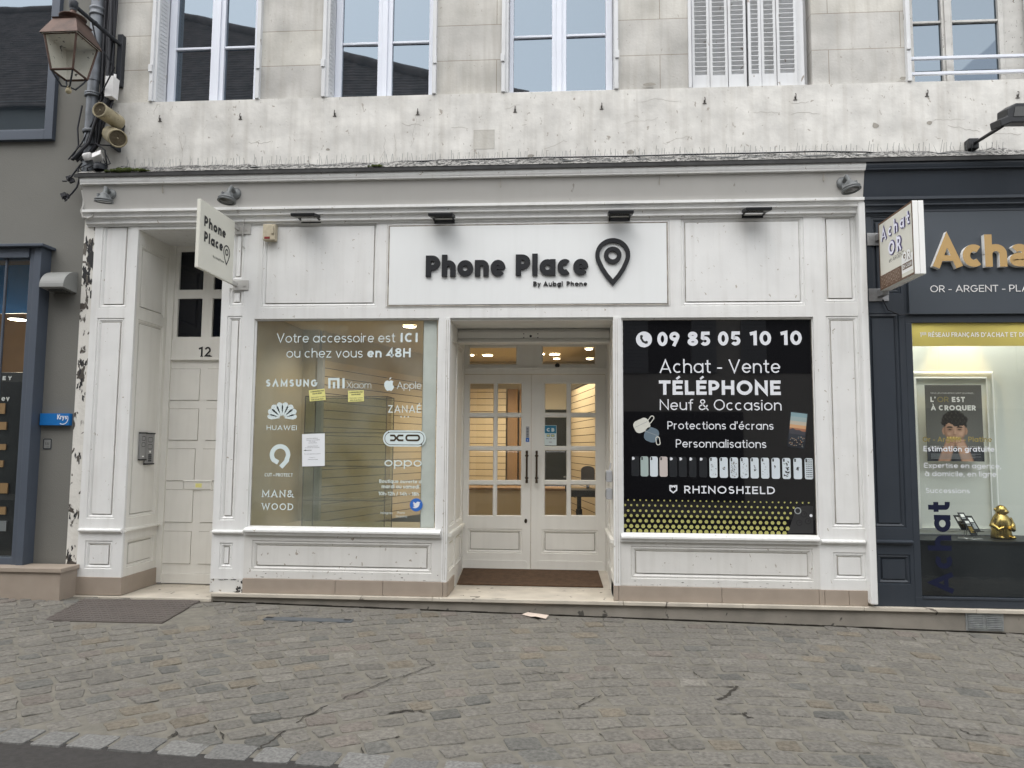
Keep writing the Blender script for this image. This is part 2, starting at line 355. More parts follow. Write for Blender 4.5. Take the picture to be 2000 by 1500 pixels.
# ---------------------------------------------------------------- lettering: every glyph is drawn with strokes
def arc(cx, cy, rx, ry, a0, a1, n=None):
    n = n or max(5, int(abs(a1-a0)/15))
    return [(cx+rx*cos(R(a0+(a1-a0)*i/n)), cy+ry*sin(R(a0+(a1-a0)*i/n))) for i in range(n+1)]
def bowl(xl, xr, yb, yt):
    ry = (yt-yb)/2; rx = min(ry*1.1, (xr-xl)*.62); xm = xr-rx
    return [(xl,yt)]+arc(xm,(yt+yb)/2,rx,ry,90,-90)+[(xl,yb)]
def ell(cx, cy, rx, ry): return arc(cx,cy,rx,ry,0,345,23)
XH = .72
def glyph(c, w):
    """strokes (points, closed) and advance, cap height 1"""
    h = w/2; T = 1-h; B = h; X = XH-h; k = []
    def o(*p, f=1): k.append((list(p), False, f))
    def cl(p, f=1): k.append((list(p), True, f))
    acc = None
    if c in 'éè': acc = c; c = 'e'
    elif c == 'à': acc = 'è'; c = 'a'
    elif c == 'É': acc = 'É'; c = 'E'
    elif c == 'À': acc = 'À'; c = 'A'
    ced = c == 'Ç'
    if ced: c = 'C'
    W = .6
    if c == 'A': W = .86; o((h*.9,0),(W/2,T),(W-h*.9,0)); f=.33; o((h+.30*(W/2-h)/1, .29),(W-h-.30*(W/2-h), .29), f=.8)
    elif c == 'Λ': W = .86; o((h*.9,0),(W/2,T),(W-h*.9,0))
    elif c == 'B': W = .66; o(*bowl(h,W-h-.03,.52,T)); o(*bowl(h,W-h,B,.52)); o((h,0),(h,1))
    elif c == 'C': W = .82; o(*arc(W/2,.5,W/2-h,.5-h,48,312))
    elif c == 'D': W = .80; o(*bowl(h,W-h,B,T)); o((h,0),(h,1))
    elif c == 'E': W = .60; o((W,T),(h,T),(h,B),(W,B)); o((h,.51),(W*.92,.51))
    elif c == 'F': W = .58; o((W,T),(h,T),(h,0)); o((h,.5),(W*.9,.5))
    elif c == 'G': W = .86; o(*arc(W/2,.5,W/2-h,.5-h,45,352), (W-h,.48),(W*.55,.48))
    elif c == 'H': W = .74; o((h,0),(h,1)); o((W-h,0),(W-h,1)); o((h,.51),(W-h,.51))
    elif c == 'I': W = w; o((h,0),(h,1))
    elif c == 'Ī': W = .5; o((W/2,B),(W/2,T)); o((0,T),(W,T)); o((0,B),(W,B))
    elif c == 'J': W = .5; o((W-h,1),(W-h,.3),*arc(W/2,.3,W/2-h,.3-h,0,-150))
    elif c == 'K': W = .70; o((h,0),(h,1)); o((W-h*.6,1),(h,.42)); o((W*.38,.58),(W-h*.4,0))
    elif c == 'L': W = .55; o((h,1),(h,B),(W,B))
    elif c == 'M': W = .92; o((h,0),(h,T),(W/2,.22),(W-h,T),(W-h,0))
    elif c == 'N': W = .76; o((h,0),(h,T-.02),(W-h,B+.02),(W-h,1))
    elif c == 'O': W = .92; cl(ell(W/2,.5,W/2-h,.5-h))
    elif c == 'P': W = .64; o(*bowl(h,W-h,.42,T)); o((h,0),(h,1))
    elif c == 'Q': W = .92; cl(ell(W/2,.5,W/2-h,.5-h)); o((W*.58,.3),(W*.96,-.04))
    elif c == 'R': W = .66; o(*bowl(h,W-h-.01,.44,T)); o((h,0),(h,1)); o((W*.48,.44),(W-h*.6,0))
    elif c == 'S': W = .62; m_ = .515; o(*arc(W/2,(T+m_)/2,W/2-h-.02,(T-m_)/2,28,270),*arc(W/2,(m_+B)/2,W/2-h,(m_-B)/2,90,-152)[1:])
    elif c == 'T': W = .66; o((0,T),(W,T)); o((W/2,0),(W/2,T))
    elif c == 'U': W = .74; o((h,1),(h,.36),*arc(W/2,.36,W/2-h,.36-h,180,360),(W-h,1))
    elif c == 'V': W = .82; o((h*.9,1),(W/2,B),(W-h*.9,1))
    elif c == 'W': W = 1.16; o((h*.9,1),(W*.28,B),(W/2,T-.06),(W*.72,B),(W-h*.9,1))
    elif c == 'X': W = .76; o((h,1),(W-h,0)); o((W-h,1),(h,0))
    elif c == 'Y': W = .74; o((h*.9,1),(W/2,.45),(W-h*.9,1)); o((W/2,.47),(W/2,0))
    elif c == 'Z': W = .64; o((0,T),(W-h*1.3,T),(h*1.3,B),(W,B))
    elif c == 'a': W = .70; cl(ell(W/2,XH/2,W/2-h,X-XH/2)); o((W-h,0),(W-h,XH))
    elif c == '@': W = .60; o(*arc(W/2,X-.2,W/2-h,.2,140,0),(W-h,0)); cl(ell(W/2,.22,W/2-h,max(.05,.22-h)))
    elif c == 'b': W = .70; cl(ell(W/2,XH/2,W/2-h,X-XH/2)); o((h,0),(h,1.03))
    elif c == 'c': W = .60; o(*arc(W/2+.02,XH/2,W/2-h+.02,X-XH/2,50,310))
    elif c == 'd': W = .70; cl(ell(W/2,XH/2,W/2-h,X-XH/2)); o((W-h,0),(W-h,1.03))
    elif c == 'e': W = .66; o(*arc(W/2,XH/2,W/2-h,X-XH/2,-2,322)); o((h*1.2,XH/2-.0),(W-h*.5,XH/2-.0), f=min(1,.12/w+.12) if w > .13 else 1)
    elif c == 'f': W = .40; o((W,T+.02),*arc(W*.72,.80,W*.28,T-.78,90,180),(W*.44,0)); o((0,XH-h),(W*.95,XH-h))
    elif c == 'g': W = .70; cl(ell(W/2,XH/2,W/2-h,X-XH/2)); o((W-h,XH),(W-h,-.02),*arc(W/2,-.02,W/2-h,.24-h,0,-150))
    elif c in 'hn':
        W = .62; rx = W/2-h; o((h,0),(h,1.03 if c == 'h' else XH)); o((h,X-rx-.02),*arc(W/2,X-rx,rx,rx,180,0),(W-h,0))
    elif c == 'i': W = w; o((h,0),(h,XH)); q = h*1.15; o((h-q,.90),(h+q,.90))
    elif c == 'j': W = w; o((h,-.25),(h,XH)); o((0,.9),(w,.9))
    elif c == 'l': W = w; o((h,0),(h,1.03))
    elif c == 'k': W = .58; o((h,0),(h,1.03)); o((W-h*.6,XH),(h,.28)); o((W*.36,.42),(W-h*.4,0))
    elif c == 'm': W = .98; rx = (W-2*h)/4; o((h,0),(h,XH)); o((h,X-rx-.02),*arc(h+rx,X-rx,rx,rx,180,0),(W/2,0)); o((W/2,X-rx-.02),*arc(W/2+rx,X-rx,rx,rx,180,0),(W-h,0))
    elif c == 'o': W = .70; cl(ell(W/2,XH/2,W/2-h,X-XH/2))
    elif c == 'p': W = .70; cl(ell(W/2,XH/2,W/2-h,X-XH/2)); o((h,-.28),(h,XH))
    elif c == 'q': W = .70; cl(ell(W/2,XH/2,W/2-h,X-XH/2)); o((W-h,-.28),(W-h,XH))
    elif c == 'r': W = .40; o((h,0),(h,XH)); o((h,X-.22),*arc(h+.24,X-.24,.24,.24,170,75))
    elif c == 's': W = .50; m_ = XH/2; o(*arc(W/2,(X+m_)/2,W/2-h,(X-m_)/2,25,270),*arc(W/2,(m_+B)/2,W/2-h,(m_-B)/2,90,-152)[1:])
    elif c == 't': W = .40; o((W*.45,.95),(W*.45,.2),*arc(W*.45+.15,.2,.15,.2-h,180,270),(W,B)); o((0,XH-h),(W*.98,XH-h))
    elif c == 'u': W = .62; rx = W/2-h; o((h,XH),(h,B+rx),*arc(W/2,B+rx,rx,rx,180,360)); o((W-h,0),(W-h,XH))
    elif c == 'v': W = .60; o((h*.9,XH),(W/2,B),(W-h*.9,XH))
    elif c == 'w': W = .9; o((h*.9,XH),(W*.28,B),(W/2,X),(W*.72,B),(W-h*.9,XH))
    elif c == 'x': W = .56; o((h,XH),(W-h,0)); o((W-h,XH),(h,0))
    elif c == 'y': W = .60; o((h*.9,XH),(W/2,B)); o((W-h*.9,XH),(W*.30,-.27))
    elif c == 'z': W = .52; o((0,X),(W-h*1.3,X),(h*1.3,B),(W,B))
    elif c == '0': W = .68; cl(ell(W/2,.5,W/2-h,.5-h))
    elif c == '1': W = .40; o((0,.80),(W-h,T),(W-h,0))
    elif c == '2': W = .62; o(*arc(W/2,T-.25,W/2-h,.25,165,-25),(h*1.2,B),(W,B))
    elif c == '3': W = .62; o((.03,T),(W-h,T),(W*.42,.58),*arc(W/2,.31,W/2-h,.31-h,75,-150))
    elif c == '4': W = .70; o((W*.72,0),(W*.72,T),(h,.25),(W,.25))
    elif c == '5': W = .64; o((W*.94,T),(h*1.6,T),(h*1.4,.55),*arc(W/2,.33,W/2-h,.33-h,120,-150))
    elif c == '8': W = .66; cl(ell(W/2,.74,W/2-h-.03,.26-h)); cl(ell(W/2,.28,W/2-h,max(.28-h,.06)))
    elif c == '9': W = .66; cl(ell(W/2,.68,W/2-h,.32-h)); o((W-h*1.05,.62),(W*.42,0))
    elif c == '&': W = .80; o((W,0),(W*.28,.68),*arc(W*.42,.78,.17,T-.78,200,-20),(W*.30,.47),*arc(W*.38,.26,.38*W-h,.26-h,110,270),(W*.62,B+.08),(W*.92,.46))
    elif c == '-': W = .36; o((0,.36),(W,.36))
    elif c == '+': W = .4; o((0,.36),(W,.36)); o((W/2,.16),(W/2,.56))
    elif c == '/': W = .44; o((h,-.05),(W-h,1.05))
    elif c in "'’": W = w; o((h,1.02),(h*.7,.72))
    elif c == ',': W = w; o((h*1.1,w*1.1),(h*.4,-.16))
    elif c == '.': W = w; o((0,h),(w,h))
    elif c == ':': W = w; o((0,h),(w,h)); o((0,.55),(w,.55))
    elif c == '!': W = w; o((0,h),(w,h)); o((h,.3),(h,1))
    elif c == ' ': W = .26
    if acc:
        y = 1.10 if acc in 'ÉÀ' else .84; s_ = 1 if acc in 'éÉ' else -1; hh = .12
        o((W/2-.06*s_, y-.01),(W/2+.13*s_, y+.17), f=min(1,.14/w))
    if ced: o((W*.5,0),(W*.46,-.2))
    return k, W
def ribbon(mb, F, pts, closed, hw, d, thick, m, ms):
    n = len(pts); P = [V((a,b)) for a,b in pts]; Lf = []; Rt = []
    for i in range(n):
        if closed: a = P[i]-P[i-1]; b = P[(i+1)%n]-P[i]
        else: a = P[i]-P[i-1] if i else P[1]-P[0]; b = P[i+1]-P[i] if i < n-1 else P[-1]-P[-2]
        if a.length < 1e-9: a = b
        if b.length < 1e-9: b = a
        a.normalize(); b.normalize()
        na, nb = V((-a.y,a.x)), V((-b.y,b.x)); s = na+nb
        if s.length < .35: s = na
        s = s.normalized(); k = min(1/max(s.dot(na), .38), 2.3)
        Lf.append(P[i]+s*hw*k); Rt.append(P[i]-s*hw*k)
    rng = range(n) if closed else range(n-1)
    for i in rng:
        j = (i+1)%n
        mb.face([F.p(Rt[i].x,Rt[i].y,d),F.p(Rt[j].x,Rt[j].y,d),F.p(Lf[j].x,Lf[j].y,d),F.p(Lf[i].x,Lf[i].y,d)], m)
        if thick:
            mb.face([F.p(Rt[j].x,Rt[j].y,d),F.p(Rt[i].x,Rt[i].y,d),F.p(Rt[i].x,Rt[i].y,d-thick),F.p(Rt[j].x,Rt[j].y,d-thick)], ms)
            mb.face([F.p(Lf[i].x,Lf[i].y,d),F.p(Lf[j].x,Lf[j].y,d),F.p(Lf[j].x,Lf[j].y,d-thick),F.p(Lf[i].x,Lf[i].y,d-thick)], ms)
    if thick and not closed:
        for i in (0, n-1): mb.face([F.p(Lf[i].x,Lf[i].y,d),F.p(Rt[i].x,Rt[i].y,d),F.p(Rt[i].x,Rt[i].y,d-thick),F.p(Lf[i].x,Lf[i].y,d-thick)], ms)
def text(mb, F, s, u0, u1, v, H, w=.13, d=.002, thick=0, m=0, ms=None, gap=.12, serif=False, grow=0, eps=.0003):
    """one line of lettering from u0 to u1, baseline v, cap height H"""
    gl = []; x = 0
    for c in s:
        k, W = glyph(c, w); gl.append((k, x)); x += W+gap*(1 if c != ' ' else .6)
    tot = max(x-gap, .01); sx = (u1-u0)/tot; q = 0
    for k, x0 in gl:
        for pts, closed, wf in k:
            pp = [(u0+(x0+a)*sx, v+b*H) for a,b in pts]
            hw = w*.5*wf*min(H, (sx+H)/2) + grow
            ribbon(mb, F, pp, closed, hw, d+eps*(q%7), thick, m, ms if ms is not None else m); q += 1
            if serif and not closed:
                for (a,b) in (pts[0], pts[-1]):
                    if b < .12 or b > .88:
                        bb = .03 if b < .5 else .97
                        ribbon(mb, F, [(u0+(x0+a-.15)*sx, v+bb*H),(u0+(x0+a+.15)*sx, v+bb*H)], False, .04*H, d+eps*(q%7), thick, m, ms if ms is not None else m); q += 1
def ptext(mb, s, x0, x1, yb, yt, Y, **k):        # the same, placed by where it stands on the plane y = Y
    xm = (x0+x1)/2
    v = at(xm, yb, Y).z; H = at(xm, yt, Y).z-v
    text(mb, front(Y), s, at(x0, yb, Y).x, at(x1, yb, Y).x, v, H, **k)
def disc(mb, F, u, v, r, d, m=0, n=20, ru=None):
    mb.face([F.p(u+(ru or r)*cos(2*pi*i/n), v+r*sin(2*pi*i/n), d) for i in range(n)], m)
def poly(mb, F, pts, d, m=0): mb.face([F.p(a,b,d) for a,b in pts], m)
def rrect(u0, u1, v0, v1, r, n=5):
    P = []
    for cx,cy,a in ((u1-r,v1-r,0),(u0+r,v1-r,90),(u0+r,v0+r,180),(u1-r,v0+r,270)):
        P += [(cx+r*cos(R(a+90*i/n)), cy+r*sin(R(a+90*i/n))) for i in range(n+1)]
    return P
# ================================================================= SETTING
def tint():
    k = random.random(); b = random.gauss(1, .065)
    if k < .06: return (b*.80, b*.83, b*.85)
    if k < .17: return (b*1.14, b*1.13, b*1.11)
    if k < .22: return (b*1.06, b*.98, b*.86)
    if k < .27: return (b*1.04, b*.97, b*.95)
    return (b, b*.995, b*.985)
def sett(mb, c, e1, e2, a, b, m=0, col=None, dome=.006, drop=.014, seed=None, jit=.020, ch=.017):
    """one squarish hewn paving stone: centre, directions, half sizes"""
    tx, ty, dz = random.gauss(0,.016), random.gauss(0,.016), random.gauss(0,.0020)
    C4 = [V((sx*a+random.uniform(-jit,jit*.25)*sx, sy*b+random.uniform(-jit,jit*.25)*sy)) for sx,sy in ((-1,-1),(1,-1),(1,1),(-1,1))]
    O = []
    for i in range(4):
        p, q, r = C4[i-1], C4[i], C4[(i+1)%4]; k = ch*random.uniform(.5,1.6)
        d0, d1 = (p-q).normalized(), (r-q).normalized()
        O += [q+d0*k, q+(d0+d1)*k*.28, q+d1*k, q.lerp(r,.5)+V((random.uniform(-.004,.004),random.uniform(-.004,.004)))]
    n = 16
    def ringp(k, off, dzz):
        P = []
        for o_ in O:
            L_ = o_.length; f = max(.2, (L_-off)/L_)*k; x, y = c[0]+(e1[0]*o_.x+e2[0]*o_.y)*f, c[1]+(e1[1]*o_.x+e2[1]*o_.y)*f
            P.append((x, y, gz(x,y)+dz+dzz+(x-c[0])*tx+(y-c[1])*ty))
        return P
    A, B, D = ringp(1, 0, -drop), ringp(1, .007, 0), ringp(.6, 0, dome)
    vs = A+B+D+[(c[0], c[1], gz(*c)+dz+dome*1.1)]
    mb.idx(vs, [(i,(i+1)%n,n+(i+1)%n,n+i) for i in range(n)], m, False, col)
    mb.idx(vs, [(n+i,n+(i+1)%n,2*n+(i+1)%n,2*n+i) for i in range(n)]+[(2*n+i,2*n+(i+1)%n,3*n) for i in range(n)], m, True, col)
mb = MB()
gx = [-9+.5*i for i in range(37)]
for x0, x1 in zip(gx, gx[1:]):
    ye = lambda x: -3.265-.042*(x+.9)
    for y0, y1 in ((.6,-.6),(-.6,-1.8),(-1.8,None)):
        ya, yb = (y1, y1) if y1 else (ye(x0), ye(x1))
        mb.face([(x0,ya,gz(x0,ya)-.0042),(x1,yb,gz(x1,yb)-.0042),(x1,y0,gz(x1,y0)-.0042),(x0,y0,gz(x0,y0)-.0042)], 0)
    mb.face([(x0,ye(x0),gz(x0,ye(x0))-.0042),(x1,ye(x1),gz(x1,ye(x1))-.0042),(x1,ye(x1),-.3),(x0,ye(x0),-.3)], 2)
CRK = []
cx, cy = 1.5, -7.4
rr = 4.0
while rr < 11.5:
    st = random.uniform(.155,.182); rr += st; n = int(2*pi*rr/.172); o = random.random()
    t = 0.0
    ang = 0.0
    while ang < 2*pi:
        L_ = random.uniform(.145,.235); da = L_/rr; am = ang+da/2+o; ang += da
        x, y = cx+rr*cos(am), cy+rr*sin(am)
        if not (-6.6 < x < 6.6 and -3.125-.042*(x+.9) < y < -.10): continue
        if -3.1 > x > -4.35 and -.25 > y > -.95: continue            # the iron plate lies here
        e1 = (-sin(am), cos(am)); e2 = (cos(am), sin(am))
        ra = random.gauss(0,.07); e1, e2 = (e1[0]*cos(ra)-e1[1]*sin(ra), e1[0]*sin(ra)+e1[1]*cos(ra)), (e2[0]*cos(ra)-e2[1]*sin(ra), e2[0]*sin(ra)+e2[1]*cos(ra))
        sett(mb, (x+random.gauss(0,.004), y+random.gauss(0,.005)), e1, e2, L_/2-.002, st/2*random.uniform(.90,1.03)-.001, 1, tint(), dome=random.uniform(.0,.0035))
        if random.random() < .20: CRK.append((x, y, e1, e2, L_/2, st/2))
PV = mb
def gpx(px, py, h=.006):
    p = atz(px,py,.03)
    for _ in range(5): p = atz(px,py,gz(p.x,p.y)+h)
    return p
random.seed(31)
for (x, y, e1, e2, a_, b_) in CRK:          # open, soil-filled gaps along some of the stones
    sgn = random.choice([-1,1]); lng = random.random() < .7; s0, s1 = sorted((random.uniform(-1,1), random.uniform(-1,1))); k0 = random.uniform(.0015,.0048)
    if s1-s0 < .4: s1 = s0+.4
    pts = []
    for i in range(5):
        t_ = s0+(s1-s0)*i/4; uu, vv = (t_*a_, sgn*b_) if lng else (sgn*a_, t_*b_)
        uu += random.gauss(0,.003); vv += random.gauss(0,.003); pts.append((x+e1[0]*uu+e2[0]*vv, y+e1[1]*uu+e2[1]*vv))
    for i in range(4):
        (x0,y0),(x1,y1) = pts[i],pts[i+1]; d_ = V((x1-x0,y1-y0)).normalized(); n_ = V((-d_.y,d_.x)); q0, q1 = k0*(.3 if i == 0 else 1), k0*(.3 if i == 3 else 1)
        mb.face([(x0-n_.x*q0,y0-n_.y*q0,gz(x0,y0)+.0035),(x1-n_.x*q1,y1-n_.y*q1,gz(x1,y1)+.0035),(x1+n_.x*q1,y1+n_.y*q1,gz(x1,y1)+.0035),(x0+n_.x*q0,y0+n_.y*q0,gz(x0,y0)+.0035)], 2)
for pts, wd_ in ((((504,1465),(540,1438),(595,1398),(640,1377)),.010),(((657,1370),(700,1352),(765,1325),(800,1316),(846,1297),(828,1286)),.007),(((1108,1395),(1126,1384),(1150,1368),(1175,1356)),.008),(((1405,1366),(1418,1360),(1440,1339)),.022),(((1874,1423),(1890,1432),(1930,1437)),.010),(((1450,1391),(1460,1400),(1471,1402)),.012),(((755,1393),(790,1386),(832,1388)),.020),(((480,1345),(500,1338)),.014),(((1300,1300),(1330,1303)),.006),(((1040,1310),(1075,1316),(1100,1311)),.006),(((1950,1268),(2010,1285)),.007),(((330,1440),(350,1425)),.016)):
    P3 = [gpx(*q) for q in pts]; P2 = []
    for a_, c_ in zip(P3, P3[1:]):
        for k_ in range(6): q = a_.lerp(c_, k_/6); P2.append((q.x+random.gauss(0,.008), q.y+random.gauss(0,.006)))
    P2.append((P3[-1].x, P3[-1].y))
    for i in range(len(P2)-1):
        (x0,y0),(x1,y1) = P2[i],P2[i+1]; d_ = V((x1-x0,y1-y0)).normalized(); n_ = V((-d_.y,d_.x)); k0, k1 = wd_*random.uniform(.2,.72), wd_*random.uniform(.2,.72)
        z_ = lambda x,y: gz(x,y)+.0045
        mb.face([(x0-n_.x*k0,y0-n_.y*k0,z_(x0,y0)),(x1-n_.x*k1,y1-n_.y*k1,z_(x1,y1)),(x1+n_.x*k1,y1+n_.y*k1,z_(x1,y1)),(x0+n_.x*k0,y0+n_.y*k0,z_(x0,y0))], 2)
tag(mb.build('pavement', ['joint','cobble','soil']), 'worn grey cobbled pavement of small fanned setts in front of the shops', kind='structure')
mb = MB(); x = -7.0
while x < 7:
    L_ = random.uniform(.20,.27); g = random.gauss(1,.12)
    sett(mb, (x+L_/2, -3.225-.042*(x+.9)), (1,-.042), (.042,1), L_/2-.006, .098, 0, (g,g*1.01,g*1.03), dome=.003, drop=.03, jit=.012); x += L_
tag(mb.build('kerb', ['kerb']), 'row of pale granite setts edging the road', kind='structure')
mb = MB()
for x0, x1 in zip((-60,-9,9), (-9,9,60)):
    c = lambda x: .06-.017*(max(-9,min(9,x))+.5)-.066-.004
    mb.face([(x0,-60,c(x0)),(x1,-60,c(x1)),(x1,-2.9,c(x1)),(x0,-2.9,c(x0))])
    if x0 < -9 or x1 > 9: mb.face([(x0,-3.32,c(x0)),(x1,-3.32,c(x1)),(x1,30,c(x1)),(x0,30,c(x0))])
tag(mb.build('road', 'asphalt'), 'dark asphalt road surface', kind='structure')
# ----------------------------------------------------------------- houses over the road (mirrored in the panes)
def opposite(name, label, x0, x1, zt, wins, roof=None, yf=-11.5):
    t = thing(name, label, 'house', (0, yf, 0))
    b = MB(); b.box(x0, x1, yf-9, yf, -.3, zt)
    b.build('wall', 'opp', t)
    for (a, c, z0, z1, sh) in wins:
        f = MB(); f.box(a, c, yf-.02, yf+.02, z0, z1); wf = f.build('window', 'oppdark', t)
        if sh:
            for q in (a-.62, c+.02):
                s = MB(); s.box(q, q+.6, yf+.01, yf+.06, z0, z1)
                for i in range(int((z1-z0)/.09)): s.box(q+.06, q+.54, yf+.06, yf+.075, z0+.05+i*.09, z0+.09+i*.09)
                s.build('shutter', 'oppshut', wf)
    if roof: roof(t)
    return t
def roof_a(t):
    b = MB(); e = 11.0; yr = -16.5; zr = 16.75
    P = [(-26,-11.3,e-.25),(-1.1,-11.3,e-.25),(-14.2,yr,zr),(-26,yr,zr)]
    b.face(P); b.face([(-1.1,-11.3,e-.25),(-1.1,-20.7,e-.25),(-14.2,yr,zr)]); b.face([(-26,yr,zr),(-14.2,yr,zr),(-1.1,-20.7,e-.25),(-26,-20.7,e-.25)])
    n = 42
    for i in range(n):      # courses of tiles, each lapping the one below
        k = i/n; y = -11.3+(yr+11.3)*k; z = e-.25+(zr-e+.25)*k; xr = -1.1+(-13.1)*k
        b.box(-26, xr-.05, y-.13, y, z+.005, z+.05)
    b.tube([(-1.1,-11.3,e-.2),(-14.2,yr,zr+.05)], .17, 8); b.tube([(-14.2,yr,zr+.05),(-26,yr,zr+.05)], .15, 8); b.build('roof', 'roof', t)
    c = MB(); c.box(-9.5,-8.6,-15.5,-14.6,14,17.6); c.build('chimney', 'opp', t)
WA = [(x, x+1.1, z, z+2.1, True) for x in (-16.5,-13.2,-9.9,-6.6,-3.6) for z in (4.2,7.6)]+[(-15,-8.5,.3,3.2,False),(-7.5,-2.2,.3,3.2,False)]
opposite('town_house', 'tall stone house with dark tiled hip roof, mirrored in the upper windows', -26, -1.4, 11.0, WA, roof_a)
WB = [(x, x+1.05, 3.45, 5.5, True) for x in (2.1,5.0,8.0,11.5)]+[(1.0,4.4,.3,2.5,False),(6.2,12.5,.3,2.6,False)]
opposite('low_stone_house', 'low stone house with grey louvred shutters, mirrored in the black shop window', -1.3, 24, 8.2, WB)
# ----------------------------------------------------------------- the stone house above the shops
YW = .05; YB = .02; ZS = 5.10
H = thing('stone_house', 'weathered pale limestone upper storey with tall casement windows above the white render band', 'house', (0, .2, 5))
OPN = [(297,506),(632,850),(982,1205),(1345,1588),(1773,2040)]
OX = [(at(a,190,YW).x, at(b,190,YW).x) for a,b in OPN]
b = MB(); F = front(YW)
holes = [(a,c,ZS,8.6) for a,c in OX]
grid(b, F, -4.86, 7.5, ZS, 9.2, 0, holes)
for a,c,z0,z1 in holes:
    for x in (a,c): b.face([(x,YW,z0),(x,.36,z0),(x,.36,z1),(x,YW,z1)])
    b.face([(a,YW,z0),(c,YW,z0),(c,.36,z0),(a,.36,z0)]); b.face([(a,YW,z1),(c,YW,z1),(c,.36,z1),(a,.36,z1)])
b.face([(-4.86,YW,ZS),(-4.86,9,ZS),(-4.86,9,9.2),(-4.86,YW,9.2)])
b.box(-4.86,7.5,.45,8.5,9.2,9.3); b.box(-4.86,7.5,.4,.5,4.2,9.2)
b.build('wall', 'stone', H)
BND = MB(); BND.box(-4.86, 7.5, YB, .40, 4.15, ZS+.008)
# loose plaster flakes, patches and fixings on the band
b = MB()
for (px,py,rw,rh) in ((1710,245,7,6),(955,275,0,0),(1815,240,6,5),(1037,305,7,4),(1232,297,8,5),(640,292,5,3),(1763,153,7,4),(1270,165,14,4)):
    if rw == 0: continue
    b = MB(); u, v = at(px,py,YB).x, at(px,py,YB).z; n = 9; k = [random.uniform(.7,1.15) for _ in range(n)]
    b.face([(u+rw/205*k[i]*cos(2*pi*i/n), YB-.002, v+rh/205*k[i]*sin(2*pi*i/n)) for i in range(n)]); b.build('bare_patch', 'patch', H)
b = MB(); q = rect(925,254,966,291,YB); b.face([(q[0],YB-.002,q[2]),(q[1],YB-.002,q[2]),(q[1],YB-.002,q[3]),(q[0],YB-.002,q[3])]); b.build('bare_patch', 'stone', H)
random.seed(21)
for _ in range(20):       # hairline cracks
    px, py = random.uniform(240,1990), random.uniform(195,312); p = at(px,py,YB); q = [p.x, p.z]; ang = random.choice([0,0,0,1.57,-1.57,3.14])+random.uniform(-.12,.12); a0 = ang; pts = [tuple(q)]
    for i in range(random.randint(4,11)):
        ang = a0+random.uniform(-.5,.5); q = [q[0]+.035*cos(ang), q[1]+.035*sin(ang)]
        q[1] = min(max(q[1], 4.36), 5.08); pts.append(tuple(q))
    ribbon(BND, front(YB), pts, False, random.uniform(.0008,.0018), .001+_*.00003, 0, 1, 1)
BND.build('render_band', ['band','crackgrey'], H)
b = MB(); xs_q = [-4.86+.12*i for i in range(103)]; zq_ = [4.42+random.gauss(0,.012) for _ in xs_q]
for i in range(102): b.face([(xs_q[i],-.175,4.296),(xs_q[i+1],-.175,4.296),(xs_q[i+1],.012,zq_[i+1]),(xs_q[i],.012,zq_[i])]); b.face([(xs_q[i],.012,zq_[i]),(xs_q[i+1],.012,zq_[i+1]),(xs_q[i+1],.03,zq_[i+1]+.01),(xs_q[i],.03,zq_[i]+.01)])
b.build('mortar_fillet', 'mould', H)
def casement(fl, p1l, p1r, p2l, p2r, fr, xo, zr, zb, YF=.22, old=False):
    m = 'oldwood' if old else 'upvc'; ym = 110
    X = lambda p: at(p, ym, YF).x
    f = MB(); zt = 8.6; x0, x1 = min(X(fl), xo[0]+.04), max(X(fr), xo[1]-.02)
    def bar(a, c, z0, z1, y0, y1): f.box(a, c, y0, y1, z0, z1)
    bar(xo[0]-.01, X(fl), ZS, zt, YF+.02, YF+.10); bar(X(fr), xo[1]+.01, ZS, zt, YF+.02, YF+.10)
    bar(X(fl), X(p1l), ZS+.012, zt, YF-.005, YF+.07); bar(X(p2r), X(fr), ZS+.012, zt, YF-.005, YF+.07)
    mid = (X(p1r)+X(p2l))/2
    bar(X(p1r), mid-.0015, ZS+.012, zt, YF-.005, YF+.07); bar(mid+.0015, X(p2l), ZS+.012, zt, YF-.005, YF+.07)
    bar(mid-.028, mid+.028, ZS+.012, zt, YF-.022, YF-.006)
    for a, c in ((X(p1l), X(p1r)), (X(p2l), X(p2r))):
        bar(a, c, ZS+.012, zb, YF-.004, YF+.07); bar(a, c, zb-.028, zb-.012, YF-.016, YF-.005)
        bar(a, c, zr-.012, zr+.012, YF+.004, YF+.05)
    w_ = f.build('window', m, H, bevel=.004)
    g = MB()
    for a, c in ((X(p1l), X(p1r)), (X(p2l), X(p2r))):
        k = random.uniform(-.004,.004)
        for z0, z1 in ((zb, zr-.012),(zr+.012, zt)):
            g.face([(a,YF+.03+k,z0),(c,YF+.03-k,z0),(c,YF+.03-k,z1),(a,YF+.03+k,z1)])
    g.build('pane', 'upane', w_)
    return w_
def leaf_in_reveal(w_, x, side, wd=.05):         # a folded shutter leaf lying in the window reveal
    s = MB(); x0, x1 = (x, x+wd) if side < 0 else (x-wd, x)
    s.box(x0, x1, .02, .21, ZS+.015, 8.5)
    fx = x1 if side < 0 else x0
    for i in range(80):
        z = ZS+.07+i*.042
        s.obox((fx, .115, z), (.004,0,0), (0,.062,.012), (0,0,.012))
    s.build('shutter', 'shutter', w_, bevel=.003)
    e = MB(); e.box(x-.012 if side < 0 else x-.026, x+.026 if side < 0 else x+.012, YW-.05, YW+.004, ZS+.012, 8.5); 
    e.box(x-.02, x+.02, YW-.065, YW-.05, 5.42, 5.50); e.box(x-.02, x+.02, YW-.065, YW-.05, 6.25, 6.33)
    e.build('shutter', 'shutter', w_, bevel=.003)
def zz(px, py, Y=.22): return at(px, py, Y).z
